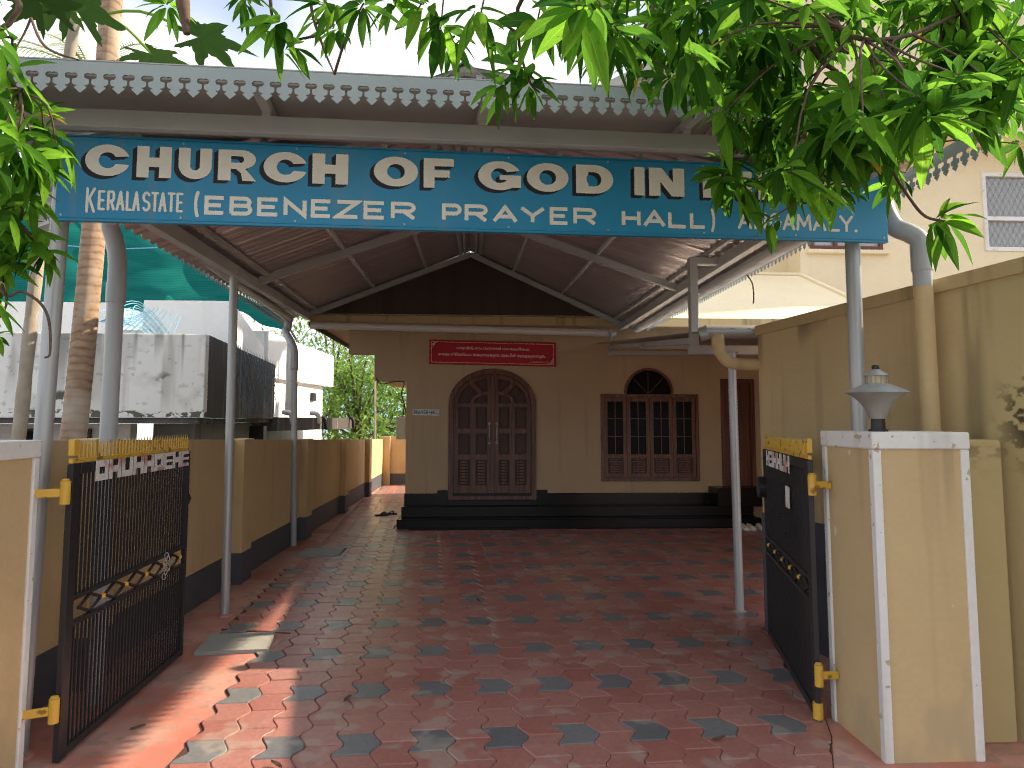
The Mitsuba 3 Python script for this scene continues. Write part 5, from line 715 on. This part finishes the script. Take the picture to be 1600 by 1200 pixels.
part(nh, 'upper_wall', box(-4.73, -3.52, 10.5, 10.65, 2.2, 3.42), 'm_house_white'); part(nh, 'upper_side_wall', raw([(-3.52, 10.652, 2.2), (-4.02, 14.0, 2.2), (-3.66, 10.652, 2.2), (-4.16, 14.0, 2.2), (-3.52, 10.652, 3.42), (-4.02, 14.0, 3.10), (-3.66, 10.652, 3.42), (-4.16, 14.0, 3.10)], BF), 'm_house_white')
part(nh, 'stair_wall', box(-9.0, -5.85, 12.0, 12.2, 2.2, 3.62), 'm_house_white'); part(nh, 'dark_doorway', box(-5.845, -4.6, 13.2, 13.4, 2.2, 3.7), 'm_gable')
part(nh, 'rear_parapet', [box(-9, -4.36, 15.5, 15.65, 2.85, 3.6), wall((-4.36, 15.5), (-3.85, 20.0), -.14, 2.62, 3.58, 3.47)], 'm_house_white'); part(nh, 'rear_slab', slab([(-9, 15.6), (-4.42, 15.6), (-3.92, 20), (-9, 20)], 2.65, 2.72), 'm_house_white')
part(nh, 'rear_wall', wall((-4.5, 15.2), (-4.05, 19.6), -.2, 0, 2.64), 'm_house_white'); part(nh, 'vent', box(-4.2, -4.07, 18.6, 18.9, 2.2, 2.4), 'm_black')
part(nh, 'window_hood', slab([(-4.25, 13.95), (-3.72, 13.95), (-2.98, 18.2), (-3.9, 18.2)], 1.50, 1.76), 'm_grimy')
for x, y, z0, z1 in ((-4.02, 14.1, 2.0, 3.4), (-3.86, 15.2, 1.8, 3.3), (-3.80, 15.25, 1.8, 3.3)): part(nh, 'drain_pipe', tube([(x, y, z0), (x, y, z1)], .045, 12), 'm_pvc_white', 50)
for x, y in ((-3.62, 14.4), (-3.42, 15.9)): part(nh, 'drain_elbow', tube(smooth_path([(x - .12, y, 1.86), (x, y, 1.85), (x + .06, y, 1.78), (x + .07, y, 1.62)]), .05, 10), 'm_pvc_white', True)
for x, y in ((-3.36, 16.2), (-3.03, 17.9)): part(nh, 'hood_bracket', tube(smooth_path([(x, y, 1.78), (x + .08, y, 1.72), (x + .1, y, 1.5)]), .04, 8), 'm_black', True)
def netf(u, v):
    x = -9 + 5.75 * u; sag = .42 * np.clip(u - .86, 0, 1) / .14
    z = 3.60 - sag * 1.0 + v * (2.2 + sag) + .05 * np.sin(u * 40) * (1 - v); y = 12.9 + .10 * np.sin(u * 23 + 2 * v) + .06 * np.sin(v * 19 + u * 7) - .9 * np.clip(u - .9, 0, 1)
    return np.stack([x, y, z], 1)
sn = thing('shade_net', 'teal shade net hung above the neighbouring terrace', 'net')
part(sn, 'sheet', grid(netf, 60, 30), 'm_net', True)
part(sn, 'torn_flap', grid(lambda u, v: np.stack([-4.85 + .42 * u - .1 * v, 11.6 + .12 * np.sin(9 * v + 4 * u), 2.75 + .82 * v + .1 * np.sin(5 * u)], 1), 10, 16), 'm_net', True)
part(sn, 'seam', [tube([(-9 + 5.2 * t, 12.78, 4.75 + .05 * math.sin(9 * t)) for t in np.linspace(0, 1, 14)], .012, 6)], 'm_rope', True)
part(sn, 'stay_pole', tube([(-4.95, 11.3, 2.75), (-4.4, 11.3, 3.5)], .014, 8), 'm_gold')
for x in (-6.6, -8.2): part(sn, 'post', tube([(x, 13.0, 2.2), (x, 13.0, 6.0)], .03, 8), 'm_black')
rn = thing('rope_net', 'tangled blue rope net slung behind the palm trunk', 'net')
for i in range(13):
    t = i / 12; part(rn, 'cord', tube(smooth_path([(-4.0 - .5 * RG.random(), 8.6, 2.85 + .06 * t), (-4.25, 9.3, 2.85 + .35 * t), (-4.45 + .3 * t, 10.2, 2.78 + .05 * RG.random())]), .006, 4), 'm_rope', True)
for i in range(10):
    t = i / 9; part(rn, 'cord', tube([(-4.7 + .85 * t, 9.4, 2.80), (-4.35 + .5 * t, 9.6, 3.18 - .2 * abs(t - .4))], .006, 4), 'm_rope', True)
for i in range(16):
    t = i / 15; y = 10.0 + 3.6 * t; x = -3.39 - .102 * (y - 10)
    part(rn, 'cord', tube([(x + .12, y - .25, 2.77), (x + .14 + .02 * RG.random(), y + .1 * RG.uniform(-1, 1), 2.3), (x + .16, y + .35, 1.75 + .3 * RG.random())], .004, 4), 'm_rope', True)

# ================================================================ trees
UID = [0]
def leaf_mesh(base, d, L, W, droop, roll, rng, seg=6, lobes=None):
    d = np.asarray(d, float); d /= np.linalg.norm(d)
    up = np.array([0, 0, 1.0]) - d * d[2]
    if np.linalg.norm(up) < .15: up = np.array([rng.uniform(-1, 1), rng.uniform(-1, 1), 0]); up -= d * (up @ d)
    up /= np.linalg.norm(up); s = np.cross(d, up); c, q = math.cos(roll), math.sin(roll)
    s, up = s * c + up * q, up * c - s * q
    UID[0] += 1; V, UV = [], []; ph = rng.uniform(0, 6)
    for i in range(seg + 1):
        t = i / seg
        c0 = base + d * (L * t) + np.array([0, 0, -droop * L * t * t])
        w = W * .5 * (math.sin(math.pi * min(1, t ** .82)) ** .85 if 0 < t < 1 else 0.04) + .0006
        lift = .32 * w + .10 * w * math.sin(7 * t + ph)
        V += [c0 - s * w + up * lift, c0, c0 + s * w + up * (.32 * w - .10 * w * math.sin(6 * t + ph))]
        UV += [(UID[0] % 997 + .02, t), (UID[0] % 997 + .5, t), (UID[0] % 997 + .98, t)]
    F = []
    for i in range(seg):
        a = 3 * i; F += [[a, a + 1, a + 4], [a, a + 4, a + 3], [a + 1, a + 2, a + 5], [a + 1, a + 5, a + 4]]
    return raw(V, F), np.array(UV)
def rosette(c, size, rng, n=None):
    c = np.array(c, float); out = []
    ax = np.array([rng.uniform(-.9, .7), rng.uniform(-1.0, .5), rng.uniform(-.75, .35)]); ax /= np.linalg.norm(ax)
    e1 = np.cross(ax, [0.3, .1, 1]); e1 /= np.linalg.norm(e1); e2 = np.cross(ax, e1)
    n = n or rng.randint(9, 15); a0 = rng.uniform(0, 6)
    for i in range(n):
        a = a0 + i * 2.4; th = math.radians(rng.uniform(35, 100))
        d = ax * math.cos(th) + (e1 * math.cos(a) + e2 * math.sin(a)) * math.sin(th) + np.array([0, 0, -.28])
        L = .164 * size * rng.uniform(.62, 1.15)
        out.append(leaf_mesh(c - ax * rng.uniform(0, .07) + .012 * d, d, L, L * rng.uniform(.27, .35), rng.uniform(.10, .42), rng.uniform(-.8, .8), rng) + (c,))
    return out, ax
def in_view(c):
    q = np.array(c) + [0, 0, climb(c[1])] - EYE; R = np.cross(FW, [0, 0, 1]); R /= np.linalg.norm(R); U = np.cross(R, FW); z = q @ FW
    return z > .3 and abs(q @ R) < z * .75 and abs(q @ U) < z * .57
def mango(label, trunk, branches, tips, rng, group=None):
    t = thing('mango_tree', label, 'tree', group)
    part(t, 'trunk', tube(smooth_path(trunk[0], 5), np.interp(np.linspace(0, 1, (len(trunk[0]) - 1) * 5 + 1), np.linspace(0, 1, len(trunk[1])), trunk[1]), 14), 'm_bark', True)
    for b in branches:
        b = np.array(b); pth = smooth_path(b[:, :3], 4); r = np.interp(np.linspace(0, len(b) - 1, len(pth)), np.arange(len(b)), b[:, 3])
        part(t, 'branch', tube(pth, r, 8), 'm_bark', True)
    allp = np.vstack([smooth_path(np.array(b)[:, :3], 4) for b in branches]); L = []; tw = []
    for x, y, z, s in tips:
        c = np.array([x, y, z]); l, ax = rosette(c, s, rng, 16 if abs(z - 2.49) < .006 and x > 1.8 else None); L += l
        j = allp[np.argmin(((allp - c) ** 2).sum(1))]
        if .03 < np.linalg.norm(j - c) < 1.1: tw.append(tube(smooth_path([j, (j + c) / 2 - ax * .06 + [0, 0, .03], c], 3), [.006, .0055, .005, .0045, .004, .0035, .003], 5))
    if tw: part(t, 'twigs', tw, 'm_bark', True, kind='stuff')
    L.sort(key=lambda q: (not in_view(q[2]), np.linalg.norm(q[2] - EYE)))
    for m, uv, _ in L[:298]: part(t, 'leaf', m, 'm_leaf', True, uv=uv)
    if len(L) > 298: part(t, 'leaf_mass', [m for m, _, _ in L[298:]], 'm_leaf', True, kind='stuff', uv=np.vstack([u for _, u, _ in L[298:]]))
    return t
rng = random.Random(3)
b0 = BRANCH['right'][0][0]
mango('leafy mango tree whose sunlit branches hang over the right half of the name board', ([(3.75, 1.0, 0), (3.7, 1.05, 1.2), (3.6, 1.2, 2.6), (b0[0], b0[1], b0[2])], [.16, .13, .11, .07]), BRANCH['right'], RIGHT, rng)
b0 = BRANCH['left'][0][0]
mango('mango tree with dark glossy foliage at the upper left edge', ([(-4.0, 4.4, 0), (-4.0, 4.3, 1.8), (-3.9, 4.0, 3.2), (b0[0], b0[1], b0[2])], [.14, .12, .10, .06]), BRANCH['left'], LEFT, rng)
mango('mango boughs hanging down against the sky above the middle of the fringe', ([(-1.2, -1.2, 0), (-1.15, -1.1, 2.0), (-.9, -.4, 4.0), (-.3, 1.2, 4.6), (BRANCH['mid'][0][0][0], BRANCH['mid'][0][0][1], BRANCH['mid'][0][0][2])], [.15, .13, .1, .06, .025]), BRANCH['mid'], MID, rng)

def frond(base, d, L, rng, nl=26, droop=.55, width=.5):
    d = np.asarray(d, float); d /= np.linalg.norm(d); pts = [base + d * L * t + np.array([0, 0, -droop * L * t * t]) for t in np.linspace(0, 1, 9)]
    rach = tube(pts, np.linspace(.03, .006, 9), 6); V, F, UV = [], [], []
    P_ = np.array(pts)
    for i in range(nl):
        t = .16 + .84 * i / nl; k = t * 8; a = int(min(k, 7)); p = P_[a] + (P_[a + 1] - P_[a]) * (k - a); tg = P_[a + 1] - P_[a]; tg /= np.linalg.norm(tg); s0 = np.cross(tg, [0, 0, 1]); s0 /= np.linalg.norm(s0)
        for s in (-1, 1):
            l = width * math.sin(math.pi * min(1, .15 + .85 * t)) ** .6 * rng.uniform(.85, 1.1) + .05; q = s0 * s * .8 + tg * .55; q /= np.linalg.norm(q); UID[0] += 1
            b = len(V); w = .018
            for tt in (0, .35, .7, 1): 
                c = p + q * l * tt + np.array([0, 0, -.38 * l * tt * tt]); ww = w * (1 - tt) + .002; V += [c - tg * ww, c + tg * ww]; UV += [(UID[0] % 997 + .2, tt), (UID[0] % 997 + .8, tt)]
            for j in range(3): F += [[b + 2 * j, b + 2 * j + 1, b + 2 * j + 3], [b + 2 * j, b + 2 * j + 3, b + 2 * j + 2]]
    return rach, raw(V, F), np.array(UV)
def coconut(label, base, top, r, rng, n=15, L=3.2, seen=True):
    k = thing('coconut_palm', label, 'palm tree'); base, top = np.array(base, float), np.array(top, float)
    tt = np.linspace(0, 1, 420 if seen else 80); bend = np.array([.10, 0, 0]); pts = base + (top - base) * tt[:, None] + bend * np.sin(np.pi * tt)[:, None]
    part(k, 'trunk', tube(pts, r * (1.12 - .25 * tt + .035 * ((tt * 128 + .3 * np.sin(tt * 40)) % 1.0)), 18), 'm_palm_bark', True)
    for i in range(n):
        a = i * 2.4 + rng.uniform(-.2, .2); el = rng.uniform(.0, .95)
        ra, lf, uv = frond(top + [0, 0, .1], (math.cos(a) * math.cos(el), math.sin(a) * math.cos(el), math.sin(el)), L * rng.uniform(.8, 1.1), rng)
        f = part(k, 'frond', lf, 'm_far_leaf', uv=uv); part(f, 'midrib', ra, 'm_pale_bark', True)
    for i in range(5): part(k, 'coconut', trimesh.creation.icosphere(2, .11).apply_translation(top + [.2 * math.cos(i * 1.3), .2 * math.sin(i * 1.3), -.12]), 'm_far_leaf', True)
coconut('coconut palm with a thick ringed trunk close behind the left gate', (-3.56, 6.5, 0), (-3.40, 6.6, 9.2), .094, rng)
coconut('coconut palm far off at upper left, only pale fronds showing', (-11.5, 22, 0), (-11.8, 22, 12.2), .15, rng, 16, 4.0, False)
# papaya-like tree with big lobed leaves
pt = thing('lobed_leaf_tree', 'slender pale-trunked tree with large jagged leaves at the upper left', 'tree')
part(pt, 'trunk', tube(smooth_path([(-3.70, 6.0, 0), (-3.63, 6.0, 1.55), (-3.57, 6.0, 2.85), (-3.42, 5.9, 4.0), (-3.2, 5.7, 4.9)], 8), np.interp(np.linspace(0, 1, 33), [0, 1], [.056, .04]) + .003 * np.sin(np.arange(33) * 2.1), 14), 'm_pale_bark', True)
def lobed(c, n, fwd, R):
    n = np.array(n, float); n /= np.linalg.norm(n); f = np.array(fwd, float); f -= n * (f @ n); f /= np.linalg.norm(f); s = np.cross(n, f); V = [np.array(c)]; UID[0] += 1; UV = [(UID[0] % 997 + .5, 0)]
    for i in range(73):
        a = math.radians(-155 + 310 * i / 72); lob = abs(math.sin(a * 3.6)) ; rr = R * (.50 + .50 * (1 - lob) ** 1.1) * (.72 + .28 * math.cos(a / 1.3)) * (1 + .08 * math.sin(i * 2.3))
        V.append(np.array(c) + f * rr * math.cos(a) + s * rr * math.sin(a) - np.array([0, 0, .22 * rr * rr / R])); UV.append((UID[0] % 997 + .3 + .4 * (i % 9) / 9, .5))
    return raw(V, [[0, i, i + 1] for i in range(1, 73)]), np.array(UV)
tp = np.array([-3.2, 5.7, 4.9])
for c, n, f, R in (((-2.52, 4.45, 4.30), (.1, .55, .8), (-.05, -.8, -.55), .44), ((-2.62, 4.3, 4.22), (-.1, .5, .8), (.05, -.7, -.6), .36), ((-2.75, 4.7, 4.55), (.0, .5, .9), (-.5, -.8, -.2), .45), ((-3.9, 5.2, 4.9), (0, 0, 1), (-1, -.4, -.2), .45), ((-3.0, 6.6, 5.1), (0, 0, 1), (.3, 1, -.2), .45), ((-2.3, 5.9, 4.9), (0, .2, 1), (1, .1, -.3), .45)):
    m, uv = lobed(c, n, f, R); k = part(pt, 'leaf', m, 'm_dark_leaf', True, uv=uv); part(k, 'stalk', tube(smooth_path([tp, (tp + np.array(c)) / 2 + [0, 0, .15], c], 4), .012, 6), 'm_far_leaf', True)
# trees beyond the side path
def crown_tree(name, label, x, y, h, r, rng, n, ls=.20, group=None):
    t = thing(name, label, 'tree', group); part(t, 'trunk', tube(smooth_path([(x, y, 0), (x + .15, y, h * .3), (x - .1, y, h * .6)], 5), np.linspace(.14, .06, 11), 10), 'm_bark', True)
    V, F, UV = [], [], []; cl = [(np.array([x, y, h * .55]) + np.array([rng.gauss(0, .48) * r, rng.gauss(0, .48) * r, rng.uniform(-.5, .5) * h * .9])) for _ in range(n // 14)]
    for c in cl[:16]: part(t, 'limb', tube(smooth_path([(x, y, h * rng.uniform(.15, .5)), ((x + c[0]) / 2, (y + c[1]) / 2, c[2] - .2), c], 3), [.05, .045, .04, .03, .022, .016, .01], 6), 'm_bark', True)
    for c in cl:
        for _ in range(14):
            p = c + np.array([rng.gauss(0, .26), rng.gauss(0, .26), rng.gauss(0, .26)]) * (r / 1.6); d = np.array([rng.uniform(-1, 1), rng.uniform(-1, 1), rng.uniform(-.9, .4)]); d /= np.linalg.norm(d); s = np.cross(d, [rng.uniform(-.5, .5), rng.uniform(-.5, .5), 1]); s /= np.linalg.norm(s); L = ls * rng.uniform(.6, 1.3); UID[0] += 1; b = len(V)
            V += [p, p + d * L * .5 + s * L * .2, p + d * L - [0, 0, L * .2], p + d * L * .5 - s * L * .2]; F += [[b, b + 1, b + 2], [b, b + 2, b + 3]]; UV += [(UID[0] % 997 + .5, q) for q in (0, .5, 1, .5)]
    part(t, 'foliage', raw(V, F), 'm_far_leaf', kind='stuff', uv=np.array(UV)); return t
for lb, x, y, h, r, n in (('bushy pale green tree right behind the end of the left wall', -3.6, 22.5, 3.6, 1.7, 4200), ('light green tree seen between the two houses, left of the meter box', -1.9, 24.5, 4.6, 1.8, 4800), ('taller feathery tree behind the white parapet', -5.2, 27.0, 6.4, 2.6, 5200), ('big shady tree farthest back between the houses', -2.6, 33.0, 7.2, 3.2, 5600), ('dark bushy tree closing the gap beside the prayer hall', .2, 27.0, 5.0, 2.2, 3600)):
    crown_tree('garden_tree', lb, x, y, h, r, rng, n, group='trees beyond the side path')
for lb, x, y, h in (('thin bare pole rising behind the far end of the left wall', -2.75, 20.6, 3.3), ('thin leaning stem behind the far wall', -1.75, 21.5, 2.6)):
    thing('pole', lb, 'pole', mesh=tube([(x, y, 0), (x - .05, y, h)], .03, 8), m='m_pale_bark')
